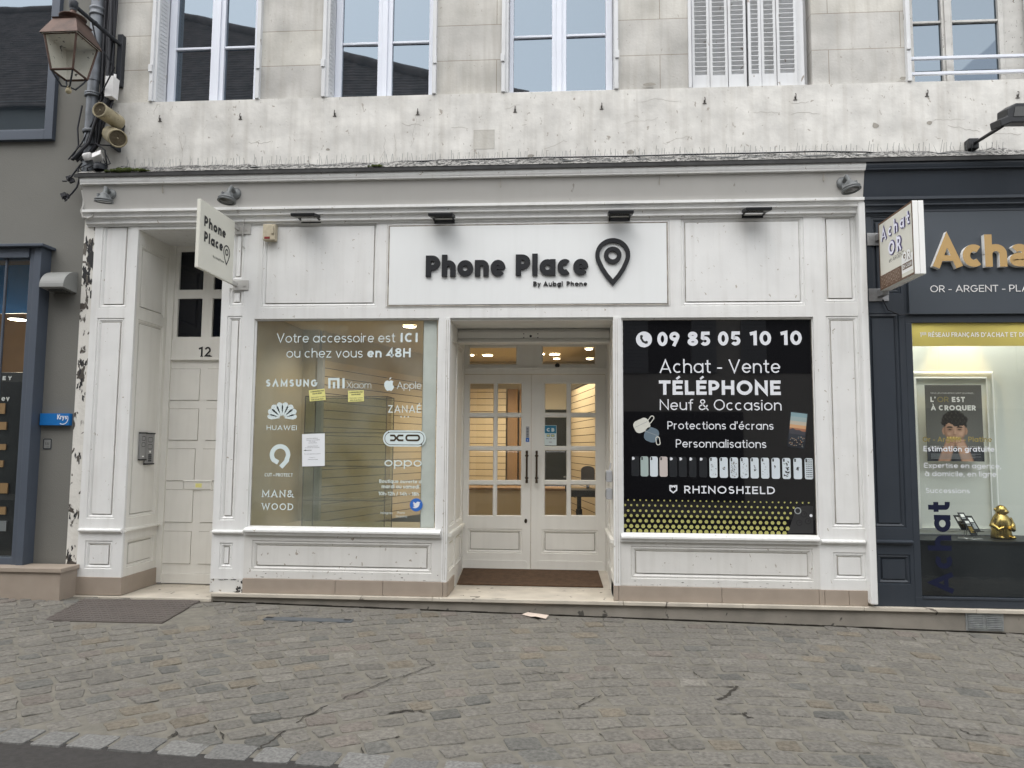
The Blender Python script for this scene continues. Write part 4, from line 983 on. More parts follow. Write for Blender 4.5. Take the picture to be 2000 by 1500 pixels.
for i, (a, c) in enumerate(xs):
    px0, px1 = 1220+a/5.263, 1220+c/5.263; t = i/17; py0, py1 = 820+(374+20*t)/5.263, 820+(580+32*t)/5.263
    kind = (['d','g','w','p','d','d','d','d']+['w']*10)[i]
    b = MB(); (u0,v1),(u1,v0) = P(px0,py0), P(px1,py1)
    poly(b, FG, rrect(u0,u1,v0,v1,.018,4), .0018, 0)
    for q in (.86,.93): disc(b, FG, u0+(u1-u0)*.2, v0+(v1-v0)*q, .0085, .0024, 1 if kind != 'd' else 2, 8)
    if kind == 'd': disc(b, FG, u0+(u1-u0)*.27, v0+(v1-v0)*.895, .013, .0021, 2, 8)
    if i >= 8:
        random.seed(100+i); ri = lambda s0, s1: random.uniform(s0, s1)
        n = [14,3,60,16,4,10,4,26,8,70][i-8]; cu, cv = (u0+u1)/2, (v0+v1)/2; ww, hh = (u1-u0)*.40, (v1-v0)*.42
        if i == 17:
            for r in range(9):
                for q in range(4):
                    uu, vv = u0+(u1-u0)*(.16+q*.2), v0+(v1-v0)*(.09+r*.1); poly(b, FG, [(uu,vv),(uu+.012,vv+.005),(uu+.012,vv+.012),(uu,vv+.007)], .0024, 1)
        else:
            for z in range(n):
                big = i in (12,14,15,9,16); s = ri(.006,.018) if big else ri(.003,.009)
                uu, vv = cu+ri(-.8,.8)*(ww if i in (8,10,11,13,15) else ww*.4), cv+ri(-1,.75)*(hh if i in (8,10,11,13,15) else hh*.35); aa = ri(0,3.1)
                e = (cos(aa)*s, sin(aa)*s); f_ = (-sin(aa)*s*.35, cos(aa)*s*.35)
                uu = min(max(uu, u0+abs(e[0])+.006), u1-abs(e[0])-.006)
                poly(b, FG, [(uu-e[0],vv-e[1]),(uu+f_[0],vv+f_[1]),(uu+e[0],vv+e[1]),(uu-f_[0],vv-f_[1])], .0022+z*.00001, 1 if i not in (9,10) or z % 3 else 3)
    b.build('printed_phone_case', ['case_'+kind,'ink','vinylw','brown'], DWR)
# earbud cases, sunset phone, dark phone corner
b = MB()
for cxp, cyp, aw, ah, rot, m in ((1253.4,831,15,12,25,0),(1272.4,849.3,13,13.5,-20,1)):
    c = P(cxp,cyp); q = rrect(-aw*k, aw*k, -ah*k, ah*k, ah*k*.72, 6)
    poly(b, FG, [(c[0]+x*cos(R(rot))-y*sin(R(rot)), c[1]+x*sin(R(rot))+y*cos(R(rot))) for x,y in q], .002, m)
    ribbon(b, FG, [(c[0]-aw*k*.9*cos(R(rot))-ah*k*.25*-sin(R(rot))*0, c[1]-aw*k*.9*sin(R(rot))+ah*k*.2), (c[0]+aw*k*.9*cos(R(rot)), c[1]+aw*k*.9*sin(R(rot))+ah*k*.2)], False, .4*k, .0024, 0, 2, 2)
for cxp, cyp, rot in ((1271,819.5,-35),(1285,861,8)):
    c = P(cxp,cyp); q = rrect(-3.4*k,3.4*k,-7.5*k,7.5*k,3.3*k,5)
    ribbon(b, FG, [(c[0]+x*cos(R(rot))-y*sin(R(rot)), c[1]+x*sin(R(rot))+y*cos(R(rot))) for x,y in q], True, .8*k, .0026, 0, 0, 0)
MT['bud0'] = mat('printed_ivory', (.62,.62,.56), .5); MT['bud1'] = mat('printed_slate', (.13,.18,.22), .5); MT['bud2'] = mat('printed_shade', (.32,.34,.34), .5)
b.build('printed_earbud_cases', ['bud0','bud1','bud2'], DWR)
cols = [(.22,.33,.36),(.30,.38,.38),(.46,.42,.34),(.58,.34,.18),(.34,.15,.09),(.06,.06,.07),(.035,.04,.05),(.02,.022,.028)]
for i, c in enumerate(cols): MT['sky%d'%i] = mat('printed_sunset_band', c, .4)
b = MB(); Q = [(1543,802.6),(1579,806.7),(1572,877.9),(1536.4,872.9)]
Qm = lambda s, t: P(*[(Q[0][j]*(1-s)+Q[1][j]*s)*(1-t)+(Q[3][j]*(1-s)+Q[2][j]*s)*t for j in (0,1)])
poly(b, FG, [Qm(0,.04),Qm(.07,0),Qm(.93,0),Qm(1,.04),Qm(1,.96),Qm(.93,1),Qm(.07,1),Qm(0,.96)], .0018, 8)
ts = [.03,.14,.26,.36,.45,.52,.62,.78,.97]
for i in range(8): poly(b, FG, [Qm(.06,ts[i]),Qm(.94,ts[i]),Qm(.94,ts[i+1]),Qm(.06,ts[i+1])], .0022, i)
poly(b, FG, [Qm(.06,.60),Qm(.06,.50),Qm(.25,.46),Qm(.42,.50),Qm(.6,.49),Qm(.94,.56),Qm(.94,.62)], .0026, 5)
random.seed(9)
for i in range(40):
    s, t = random.uniform(.1,.9), random.uniform(.66,.94); poly(b, FG, [Qm(s,t),Qm(s+.03,t),Qm(s+.03,t+.02),Qm(s,t+.02)], .0026, random.choice([2,1,3]))
b.build('printed_sunset_phone', ['sky%d'%i for i in range(8)]+['case_d'], DWR)
MT['gph'] = mat('printed_graphite', (.032,.032,.033), .4)
b = MB(); poly(b, FG, [P(*q) for q in ((1538,1041.5),(1545,1022),(1552,1000),(1562,989.5),(1576,987),(1588,988.5),(1588.5,1041.8))], .0019, 0)
for px, py, r_, m in ((1558,997.5,6.2,1),(1570,1004.5,5.6,2),(1561,1021,5.6,2),(1578,1018,5.6,2),(1584,1007,2.6,3)):
    disc(b, FG, *P(px,py), r_*k, .0024, m, 18)
    if m < 3: disc(b, FG, *P(px,py), r_*.72*k, .0028, 2 if m == 1 else 0, 16); disc(b, FG, *P(px+1,py-1), r_*.3*k, .0031, 2, 10)
b.build('printed_phone_corner', ['gph','bud2','ink','vinylw'], DWR)
# ================================================================= RECESSED ENTRANCE
YE = 1.10; FE = front(YE)
zE0 = at(1040,1113,YE).z; zE1 = at(1040,733,YE).z
FJ1 = FR((XJ1,0,0),(0,1,0),(0,0,1),(1,0,0)); FJ2 = FR((XJ2,0,0),(0,1,0),(0,0,1),(-1,0,0))
for F, zs in ((FJ1, at(870,1047).z), (FJ2, at(1205,1060).z)):
    b = MB(); ps = [(.14,.50,zs+.07,ZS0-.16),(.58,.98,zs+.07,ZS0-.16),(.14,.50,ZPL+.07,zs-.06),(.58,.98,ZPL+.07,zs-.06)]
    board(b, F, (.04,YE,ZST,ZS0), 0, ps, mould=.03)
    x0, x1 = sorted((F.o.x, F.o.x+F.n.x*.03)); b.box(x0, x1, .05, YE-.05, zs-.012, zs+.02)
    b.build('entrance_reveal', ['cream','grime'], SF)
b = MB(); b.box(XJ1-.01, XJ2+.01, .03, YE+.08, ZS0+.002, ZS0+.05); b.build('entrance_soffit', 'cream', SF)
b = MB(); zb0, zb1 = Z0(1040,667,.5), Z0(1040,641,.5); zb1 = min(zb1, ZS0-.004)
b.box(XJ1+.003, XJ2-.003, .50, .66, zb0+.035, zb1-.03); b.box(XJ1+.003, XJ2-.003, .515, .66, zb0+.012, zb0+.035); b.box(XJ1+.003, XJ2-.003, .49, .66, zb0-.01, zb0+.010)
b.box(XJ1+.003, XJ2-.003, .53, .66, zb1-.028, zb1)
for px, py, r_ in ((1036.5,656.5,.013),(1023,652,.006),(1023,659.5,.006),(1050.5,652,.006),(1050.5,659.5,.006)):
    c = at(px,py,.50); disc(b, front(.50), c.x, c.z, r_, .002, 1, 12)
b.box(XJ1+.004, XJ2-.004, .56, .6, zb1-.034, zb1-.029, 1)
b.build('shutter_box', ['cream','ink'], SF, bevel=.003)
def rE(x0, y0, x1, y1): return rect(x0,y0,x1,y1,YE)
xe0, xe1 = X0(898,900,YE), X0(1182.5,900,YE); xc = X0(1036.7,1000,YE)
b = MB(); zt0 = Z0(1040,731,YE)
b.box(XJ1-.05, xe0-.003, YE-.03, YE+.06, zE0, ZS0); b.box(xe1+.003, XJ2+.06, YE-.03, YE+.06, zE0, ZS0)
tr = [rE(915.5,677,1010,713), rE(1058,675,1164,712.5)]
grid(b, FE, xe0-.003, xe1+.003, zt0, ZS0, .02, tr)
for h in tr: ring(b, FE, h, .02, inset(h,.012), .0, 0); ring(b, FE, inset(h,.012), 0, inset(h,.012), -.03, 0)
b.box(xe0-.003, xe1+.003, YE-.045, YE-.02, Z0(1040,723,YE), Z0(1040,718,YE))
TF = b.build('transom_frame', 'cream', SF, bevel=.003)
b = MB()
for h in tr: grid(b, FE, *h, -.015)
b.build('pane', 'doorglass', TF)
b = MB(); c = at(1088.5,713.6,YE-.022); b.lathe(c, (0,-1,0), [(.0,.02),(.022,.018),(.026,.0),(.026,-.004)], 16); b.build('round_stop', 'ink', TF)
rows = [(748,807),(814,872.5),(879,939),(946,1008)]
for side, cols_, pl, kick in ((0, [(915,964),(970,1018.7)], (912,1033,1020,1080), (899,1094,1030,1112)), (1, [(1063,1107.5),(1114,1164)], (1058,1035,1168,1082), (1046,1096,1180,1114.5))):
    x0, x1 = (xe0, xc-.002) if side == 0 else (xc+.002, xe1)
    b = MB(); hs_ = []
    for ca_ in cols_:
        for ra in rows:
            a, c, z0, z1 = rE(ca_[0],ra[0],ca_[1],ra[1])
            a = X0(ca_[0], 900, YE); c = X0(ca_[1], 900, YE); hs_.append((a,c,z0,z1))
    p = rE(*pl); 
    grid(b, FE, x0, x1, zE0+.006, zt0-.004, 0, hs_+[p]); ring(b, FE, (x0,x1,zE0+.006,zt0-.004), 0, (x0,x1,zE0+.006,zt0-.004), -.045, 0)
    panel(b, FE, p, 0, mould=.03)
    for h in hs_: ring(b, FE, h, 0, inset(h,-.0), -.006, 0); ring(b, FE, h, -.006, inset(h,.008), -.018, 0)
    kx0, kx1, kz0, kz1 = rE(*kick); q = [(kx0,kz0),(kx1,kz0),(kx1,kz1-.02),(kx1-.02,kz1),(kx0+.02,kz1),(kx0,kz1-.02)]
    b.prism([(u,v) for u,v in q], 1, YE-.010, YE-.0005, 0)
    d_ = b.build('entrance_door', ['cream','grime'], SF)
    g = MB()
    for h in hs_: 
        q = inset(h,.008); e = inset(h,.024)
        ring(g, FE, q, -.018, e, -.012, 0); grid(g, FE, *e, -.012)
    g.build('pane', 'doorglass', d_)
    hb = MB(); hx = X0(1029.3 if side == 0 else 1048.4, 912, YE); z0, z1 = Z0(1029,943,YE), Z0(1029,880,YE)
    hb.tube([(hx,YE-.055,z0),(hx,YE-.055,z0+.03),(hx,YE-.055,z0+.035),(hx,YE-.055,z1-.035),(hx,YE-.055,z1-.03),(hx,YE-.055,z1)], [.014,.014,.0115,.0115,.014,.014], 10)
    for z in (z0+.055, z1-.055): hb.lathe((hx,YE-.055,z-.012), (0,0,1), [(.0115,0),(.019,.006),(.019,.018),(.0115,.024)], 12); hb.tube([(hx,YE-.055,z),(hx,YE,z)], .008, 8)
    hb.build('handle', 'brass', d_)
    hg = MB(); hx = x0-.004 if side == 0 else x1+.004
    for z in (Z0(900,910,YE), Z0(900,1060,YE), Z0(900,765,YE)): hg.tube([(hx,YE-.012,z-.05),(hx,YE-.012,z+.05)], .009, 8)
    hg.build('hinge', 'cream', d_)
    if side == 0:
        kb = MB(); c = at(1027,1017.3,YE); kb.prism([(c.x+.016*cos(t*pi/8), c.z+.024*sin(t*pi/8)) for t in range(16)], 1, YE-.008, YE, 0); disc(kb, FE, c.x, c.z-.004, .006, .0085, 1, 10); kb.build('lock_plate', ['brass','ink'], d_)
# stickers on the doors
b = MB(); q = rE(1027,833,1033.7,863); grid(b, FE, *q, .0015, (), 0); grid(b, FE, q[0],q[1],q[2],q[2]+(q[3]-q[2])*.26, .002, (), 1)
for i in range(6): z = q[2]+(q[3]-q[2])*(.36+.1*i); grid(b, FE, q[0]+.008,q[1]-.008,z,z+.006, .002, (), 2)
c = ((q[0]+q[1])/2, q[2]+.02); disc(b, FE, *c, .006, .0026, 3, 8)
tag(b.build('door_sticker', ['gplastic','tweet','ink','vinylw'], loc=at(1030,848,YE)), 'narrow grey and blue strip sticker on the left glazed entrance door beside the bronze handle', 'sticker')
b = MB(); Y5 = YE-.004; F5 = front(Y5); q = rect(1063.5,830.5,1087,869.8,Y5); ww, hh = q[1]-q[0], q[3]-q[2]
grid(b, F5, *q, 0, (), 0); grid(b, F5, q[0]+.004,q[1]-.004,q[2]+hh*.60,q[3]-.004, .0006, (), 1)
text(b, F5, 'CB', q[0]+ww*.16, q[1]-ww*.16, q[2]+hh*.68, hh*.18, w=.3, d=.0012, m=0, gap=.12)
for i in (0,1): grid(b, F5, q[0]+ww*(.18+.36*i), q[0]+ww*(.46+.36*i), q[2]+hh*.42, q[2]+hh*.54, .0008, (), 1); grid(b, F5, q[0]+ww*(.22+.36*i), q[0]+ww*(.42+.36*i), q[2]+hh*.44, q[2]+hh*.52, .0012, (), 2)
for i in range(3): grid(b, F5, q[0]+ww*(.14+.28*i), q[0]+ww*(.34+.28*i), q[2]+hh*.31, q[2]+hh*.35, .0008, (), 3)
grid(b, F5, q[0]+ww*.38, q[0]+ww*.62, q[2]+hh*.14, q[2]+hh*.18, .0008, (), 3)
tag(b.build('card_sticker', ['vinyl','cardblue','yellow','gplastic'], loc=at(1075,850,Y5)), 'pale blue payment card sticker with teal top on a pane of the right entrance door', 'sticker')
# contact switches on the right jamb
for i, (y0, y1, lb) in enumerate(((919,941,'upper of two grey switch boxes on the jamb right of the entrance doors'),(953.5,974.5,'lower of two grey switch boxes on the jamb right of the entrance doors'))):
    c = at(1191,(y0+y1)/2,.3); z0, z1 = Z0(1191,y1,.3), Z0(1191,y0,.3)
    t = thing('switch_box', lb, 'switch box', (XJ2, .3, z0), 'switch boxes on the entrance jamb')
    b = MB(); b.box(XJ2-.055, XJ2, .22, .36, z0, z1); b.build('housing', 'gplastic', t, bevel=.006)
    b = MB(); b.box(XJ2-.062, XJ2-.055, .25, .33, z0+.02, z1-.02); b.build('cover_plate', 'steel', t, bevel=.002)
    if i == 0: b = MB(); b.tube([(XJ2-.02,.29,z1),(XJ2-.015,.30,z1+.04),(XJ2-.004,.34,z1+.07)], .006, 6); b.build('cable', 'gplastic', t)
# doormat
b = MB()
fy = lambda y: ZST+(y-.56)/(1.12-.56)*(.285-ZST)+.003
m0, m1 = X0(893,1143,.60), X0(1178,1146,.60); n0, n1 = X0(905,1113,1.05), X0(1168,1115,1.05)
b.idx([(m0,.585,fy(.585)),(m1,.585,fy(.585)),(n1,1.055,fy(1.055)),(n0,1.055,fy(1.055)),(m0,.585,fy(.585)+.012),(m1,.585,fy(.585)+.012),(n1,1.055,fy(1.055)+.012),(n0,1.055,fy(1.055)+.012)], [(4,5,6,7),(0,1,5,4),(1,2,6,5),(2,3,7,6),(3,0,4,7)])
tag(b.build('doormat', 'mat', loc=(-.3,.8,.23)), 'wide brown coir doormat in front of the glazed double doors', 'doormat')
# ================================================================= INSIDE THE SHOP
ZF, ZC, YBK = .27, 2.95, 4.45
def st(name, mb, m, lab=None): return tag(mb.build(name, m), lab, kind='structure')
b = MB(); b.face([(-4.6,YE+.02,ZF),(2.9,YE+.02,ZF),(2.9,YBK+.3,ZF),(-4.6,YBK+.3,ZF)]); st('floor', b, 'floorin', 'brown shop floor')
b = MB(); b.box(XB-.02,XJ1-.06,.06,.77,ZC,ZC+.05); b.box(-4.6,XJ1-.06,.77,YBK+.3,ZC,ZC+.05); b.box(XJ1-.06,XJ2+.08,YE+.09,YBK+.3,ZC,ZC+.05); b.box(XJ2+.08,2.9,.06,YBK+.3,ZC,ZC+.05); st('ceiling', b, 'ceil', 'beige shop ceiling with small downlights')
b = MB(); b.box(-4.6,2.9,YBK+.2,YBK+.3,ZF-.1,ZC); b.box(2.85,2.9,.1,YBK+.2,ZF-.1,ZC); b.box(-4.6,-4.55,.7,YBK+.2,ZF-.1,ZC)
b.box(-4.55,XB-.02,.72,.77,ZF-.1,ZC); b.box(XB-.02,XB+.02,.08,1.40,ZF,ZC)
b.box(XJ1-.055,XJ1-.02,.08,YE-.04,.3,ZC); b.box(XJ2+.02,XJ2+.075,.08,YE-.04,.3,ZC); b.box(XJ1-.055,XJ2+.075,YE+.05,YE+.08,ZS0+.06,ZC)
xp = X0(617,850,1.38); b.box(XB+.02, xp, 1.38, 1.42, .75, ZC)
b.build('wall', 'beige', tag(thing('interior_wall', 'plain beige partition and rear walls inside the left display window', 'interior wall', (-3,1.4,.3))))
b = MB(); b.box(XB+.02, XJ1-.06, .09, 1.36, .70, .74); tag(b.build('window_platform', 'beige', loc=(-2.2,.7,.7)), 'beige platform board along the foot of the left display window', 'platform')
def slatwall(name, lab, p0, p1, z0, z1, pitch=.10, top=None):
    d = V((p1[0]-p0[0], p1[1]-p0[1], 0)); Lx = d.length; d.normalize(); n = V((d.y,-d.x,0))
    if n.y > 0: n = -n
    F = FR((p0[0],p0[1],0), d, (0,0,1), n); t = thing(name, lab, 'slatwall', (*p0, z0))
    b = MB(); z = z0
    while z < z1-.01:
        e = min(z+pitch-.008, z1)
        b.face([F.p(0,z,0),F.p(Lx,z,0),F.p(Lx,e,0),F.p(0,e,0)], 0)
        b.face([F.p(0,e,0),F.p(Lx,e,0),F.p(Lx,e,-.014),F.p(0,e,-.014)], 1); b.face([F.p(0,z+pitch,0),F.p(Lx,z+pitch,0),F.p(Lx,z+pitch,-.014),F.p(0,z+pitch,-.014)], 1)
        z += pitch
    b.face([F.p(0,z0,-.014),F.p(Lx,z0,-.014),F.p(Lx,z1,-.014),F.p(0,z1,-.014)], 1)
    b.build('slat_panel', ['slat','slatgap'], t)
    if top: b = MB(); b.face([F.p(0,z1,0),F.p(Lx,z1,0),F.p(Lx,top,0),F.p(0,top,0)]); b.build('upper_board', 'beige', t)
    return F, Lx
pA = (X0(624,850,1.45), 1.45); pB = (X0(872,850,YBK-.05), YBK-.05)
slatwall('slatwall', 'oblique beige slatwall with dark grooves seen through the left display window', pA, pB, .62, Z0(624,703,1.45), .10, ZC)
b = MB(); b.box(xp-.0, xp+.065, 1.36, 1.44, .74, Z0(620,698,1.4)); tag(b.build('wall_post', 'gplastic', loc=(xp,1.4,.74)), 'grey upright post at the near end of the oblique slatwall', 'post')
slatwall('slatwall', 'beige slatwall on the rear wall seen through the left entrance door', (X0(872,850,YBK), YBK), (X0(988,850,YBK), YBK), 1.05, 2.5)
pC = (X0(1112,850,YBK), YBK); slatwall('slatwall', 'brightly lit beige slatwall seen through the right entrance door behind the chair', pC, (.50, 1.9), ZF, 2.45, .10)
b = MB(); a, c = X0(1058,870,YBK), X0(1109,870,YBK); b.box(a, c, YBK+.13, YBK+.17, ZF, Z0(1085,799,YBK)); b.box(a-.05, a, YBK+.1, YBK+.19, ZF, Z0(1085,795,YBK), 1); b.box(c, c+.05, YBK+.1, YBK+.19, ZF, Z0(1085,795,YBK), 1)
tag(b.build('rear_doorway', ['void','wood'], loc=(a,YBK,ZF)), 'black open doorway in the rear wall of the shop', 'doorway')
b = MB(); b.box(X0(990,870,YBK), X0(1010,870,YBK), YBK+.05, YBK+.18, ZF, 2.5); b.box(X0(1013,870,YBK), X0(1055,870,YBK), YBK+.10, YBK+.19, ZF, 2.5); tag(b.build('tall_cupboard', 'wood', loc=(-.3,YBK,ZF), bevel=.004), 'tall brown cupboard by the rear doorway of the shop', 'cupboard')
# counter with drawers across the back
ct = thing('shop_counter', 'low beige counter with brown shelf edges behind the glazed entrance doors', 'counter', (-.4, 2.6, ZF))
b = MB(); a, c = X0(900,970,2.6), X0(1109,970,2.6); ztop = Z0(1000,953,2.6); b.box(a, c, 2.62, 3.1, ZF, ztop-.03); b.build('body', 'slat', ct)
b = MB(); b.box(a-.02, c+.02, 2.58, 3.12, ztop-.03, ztop); b.build('worktop', 'wood', ct)
for i in range(3): b = MB(); z = ZF+.10+i*.14; b.box(a, c, 2.60, 2.62, z, z+.02); b.build('shelf_edge', 'wood', ct)
# office chair
oc = thing('office_chair', 'black swivel office chair with rounded grey back beside the lit slatwall', 'office chair', (.22,2.1,ZF))
xk = X0(1149,925,2.15); zk0, zk1 = Z0(1149,940,2.1), Z0(1149,911,2.1)
b = MB(); q = [(xk-.085,zk0),(xk+.085,zk0),(xk+.085,zk0+.13)]+arc(xk,zk0+.13,.085,zk1-zk0-.13,0,180)[1:-1]+[(xk-.085,zk0+.13)]; b.prism(q, 1, 2.30, 2.36); b.build('backrest', 'chair', oc, bevel=.015)
xs_ = X0(1131,980,2.05); zs_ = Z0(1140,962,2.1)
b = MB(); b.prism(rrect(xk-.27, xk+.19, 1.88, 2.32, .08), 2, zs_-.04, zs_+.04); b.build('seat', 'black', oc, bevel=.02)
b = MB(); xm_ = X0(1131,990,2.1); b.tube([(xm_,2.1,zs_-.04),(xm_,2.1,zs_-.2)], .028, 10); b.tube([(xm_,2.1,zs_-.2),(xm_,2.1,ZF+.10)], .04, 10); b.tube([(xk,2.3,zs_),(xk,2.34,zk0+.05)], .02, 8); b.build('column', 'black', oc)
for s in (-1,1): b = MB(); xx = (xk-.04)+s*.23; b.tube([(xx,2.1,zs_+.01),(xx,2.1,zs_+.16)], .016, 8); b.box(xx-.035, xx+.035, 1.96, 2.22, zs_+.16, zs_+.19); b.build('armrest', 'black', oc, bevel=.006)
for i in range(5):
    t_ = 2*pi*i/5+.3; b = MB(); b.tube([(xm_,2.1,ZF+.12),(xm_+.28*cos(t_),2.1+.28*sin(t_),ZF+.07)], [.026,.016], 8); b.ball((xm_+.28*cos(t_),2.1+.28*sin(t_),ZF+.03), .028, n=10); b.build('foot', 'black', oc)
# glass display cabinet in the window
gx0, gx1 = X0(593,900,.40), X0(753,900,.40); gz1, gz0 = Z0(680,774,.40), .745; gy0, gy1 = .40, .72
gc = thing('glass_cabinet', 'frameless tinted glass display cabinet standing inside the left display window', 'display cabinet', (gx0,.4,gz0))
b = MB()
for pts in ([(gx0,gy0),(gx1,gy0)],[(gx1,gy0),(gx1,gy1)],[(gx1,gy1),(gx0,gy1)],[(gx0,gy1),(gx0,gy0)]):
    (x0,y0),(x1,y1) = pts; b.face([(x0,y0,gz0),(x1,y1,gz0),(x1,y1,gz1),(x0,y0,gz1)])
b.build('glass_wall', 'cabglass', gc)
b = MB(); e = .0035
for x, y in ((gx0,gy0),(gx1,gy0),(gx0,gy1),(gx1,gy1)): b.box(x-e,x+e,y-e,y+e,gz0,gz1)
for y in (gy0,gy1): b.box(gx0,gx1,y-e,y+e,gz1-e,gz1+e)
for x in (gx0,gx1): b.box(x-e,x+e,gy0,gy1,gz1-e,gz1+e)
b.build('glass_edge', 'slatgap', gc)
for py in (845,911,978): b = MB(); z = Z0(680,py,.40); b.box(gx0+.004,gx1-.004,gy0+.004,gy1-.004,z-.003,z+.003); b.build('shelf', 'cabedge' if 'cabedge' in MT else 'cabglass', gc); b = MB(); b.box(gx0+.003,gx1-.003,gy0+.001,gy0+.0045,z-.0035,z+.0035); b.build('glass_edge', 'slatgap', gc)
# lit downlights
dl = [(800,638,'lone lit round ceiling downlight above the left display window',.07),(952,694.5,'largest lit round ceiling downlight seen through the left transom pane',.07),(922,694,'small lit square downlight left of the big round one in the left transom pane',.03),(1060,692,'small lit square downlight at the left end of the right transom pane',.03),(1083,692.6,'largest lit round downlight seen through the right transom pane',.07),(1087,701,'thin lit downlight just below the largest one in the right transom pane',.05),(1150,682,'upper of two lit downlights at the right end of the right transom pane',.05),(1150,708,'lower of two lit downlights at the right end of the right transom pane',.05)]
for px, py, lb, r_ in dl:
    p = atz(px, py, ZC-.012)
    if p.y > YBK-.2: p = V((p.x, YBK-.25, ZC-.012))
    p.y = max(p.y, .5)
    t = thing('ceiling_downlight', lb, 'ceiling light', (p.x,p.y,ZC), 'lit downlights in the shop ceiling')
    b = MB(); b.lathe((p.x,p.y,ZC-.001), (0,0,-1), [(r_*1.15,0),(r_*1.15,.012),(r_,.014)], 20); b.build('trim_ring', 'acrylic', t)
    b = MB(); b.face([(p.x+r_*cos(2*pi*i/20), p.y+r_*sin(2*pi*i/20), ZC-.0135) for i in range(20)][::-1]); b.build('diffuser', 'light', t)
def lamp(name, loc, e, size=.12, col=(1,.86,.62), spot=None, to=None):
    ld = bpy.data.lights.new(name, 'SPOT' if spot else 'POINT'); ld.energy = e; ld.color = col; ld.shadow_soft_size = size
    if spot: ld.spot_size = R(spot); ld.spot_blend = .6
    o = bpy.data.objects.new(name, ld); COL.objects.link(o); o.location = loc
    if to: o.rotation_euler = (V(loc)-V(to)).to_track_quat('Z','Y').to_euler()
    return o
for x, y, e in ((-2.3,.95,4),(-1.0,3.2,10),(-.2,3.4,8),(.15,2.6,9)): lamp('downlight_glow', (x,y,ZC-.04), e*2.7, .06, (1,.90,.72), 150, (x,y,0))
# notices taped to the left window
def sheet(name, quad, lab, m, lines, Y=YG-.004):
    b = MB(); F = front(Y); Pq = [(at(*q,Y).x, at(*q,Y).z) for q in quad]
    Q = lambda s, t: tuple((Pq[0][j]*(1-s)+Pq[1][j]*s)*(1-t)+(Pq[3][j]*(1-s)+Pq[2][j]*s)*t for j in (0,1))
    poly(b, F, Pq[::-1], 0, 0); lines(b, F, Q)
    tag(b.build(name, [m,'ink'], loc=(Pq[3][0],Y,Pq[3][1])), lab, 'notice', 'notices stuck on the left display window')
def qtext(b, F, Q, s, s0, s1, t, h, **k):
    (a, c), (e, f) = Q(s0,t), Q(s1,t); fr = FR(F.p(a,c), F.p(e,f)-F.p(a,c), V((0,0,1))*abs(Q(0,t)[1]-Q(0,t-h)[1])/1.0, F.n)
    L_ = (F.p(e,f)-F.p(a,c)).length; u = (F.p(e,f)-F.p(a,c)).normalized(); H_ = abs(Q(0,t)[1]-Q(0,t-h)[1])
    text(b, FR(F.p(a,c), u, (0,0,1), F.n), s, 0, L_, 0, H_, d=.0006, m=1, eps=.00006, **k)
def note(b, F, Q):
    for s, s0, s1, t in (('Fermeture définitive',.20,.70,.15),('Retrouvez nous au magasin',.20,.78,.20),('en ville',.32,.58,.245),('nouvelle adresse',.28,.66,.29),('La boutique est ouverte',.24,.70,.39),('du mardi au samedi',.12,.76,.435),('Pour toute demande ou question',.10,.82,.63),('Merci',.32,.58,.74),('Toute notre équipe',.25,.70,.80)):
        qtext(b, F, Q, s.replace('ç','c'), s0, s1, t, .022, w=.16)
    ribbon(b, F, [Q(.10,.505),Q(.42,.505)], False, .0022, .0007, 0, 1, 1); poly(b, F, [Q(.06,.505),Q(.17,.485),Q(.17,.525)], .0008, 1)
sheet('paper_notice', ((590,848),(634.3,846.5),(634.3,910),(590,911)), 'white paper notice with black arrow pointing left taped on the display window', 'paper', note)
def stk(b, F, Q):
    for s, s0, s1, t, h, ww in (('LA REVOLUTION N’EST',.10,.95,.22,.12,.24),('PAS UN SPORT',.22,.80,.42,.12,.24),('Detruisez toutes',.10,.95,.72,.10,.14),('AUX JO de Paris !',.10,.90,.93,.12,.2)): qtext(b, F, Q, s, s0, s1, t, h, w=ww)
sheet('yellow_sticker', ((603,762.3),(634,759),(636.3,781),(605,784)), 'tilted yellow sticker with black print on the display window, left one of the pair', 'yellow', stk)
sheet('yellow_sticker', ((679.6,763.2),(710.3,762),(711,783.6),(680,785)), 'straight yellow sticker with black print on the display window, right one of the pair', 'yellow', stk)
# ================================================================= THINGS FIXED TO THE FRONTS
random.seed(3)
# --- copper wall lantern
Yc0, Yc1 = -.78, -.41
a = at(78,62,Yc0); c = at(150,55,Yc0); xl, xr = a.x, c.x; ze = (a.z+c.z)/2
cxl, cyl = (xl+xr)/2, (Yc0+Yc1)/2; ha = (xr-xl)/2
zlt = at(147,33,Yc0+.06).z; zlb = at(147,132,-.72).z
LP = thing('wall_lantern', 'weathered copper street lantern hanging from a black wall bracket', 'street lantern', (cxl,cyl,zlb))
def sq(h, z): return [(cxl-h,cyl-h,z),(cxl+h,cyl-h,z),(cxl+h,cyl+h,z),(cxl-h,cyl+h,z)]
def frus(b, h0, z0, h1, z1, m=0):
    A, B = sq(h0,z0), sq(h1,z1)
    for i in range(4): j = (i+1)%4; b.face([A[i],A[j],B[j],B[i]], m)
hb_ = ha*.60; ht_ = ha*.88
b = MB(); frus(b, ha*1.02, ze, ha*.64, zlt); b.face(sq(ha*.64,zlt)); frus(b, ha*1.04, ze-.012, ha*1.02, ze); frus(b, ha*.70, zlt+.012, ha*.64, zlt); b.face(sq(ha*.70,zlt+.012))
b.lathe((cxl,cyl,zlt+.012), (0,0,1), [(.04,0),(.05,.03),(.115,.045),(.12,.055),(.06,.085),(.03,.10),(.024,.14),(.03,.15),(.0,.16)], 20)
b.build('roof', 'copper', LP)
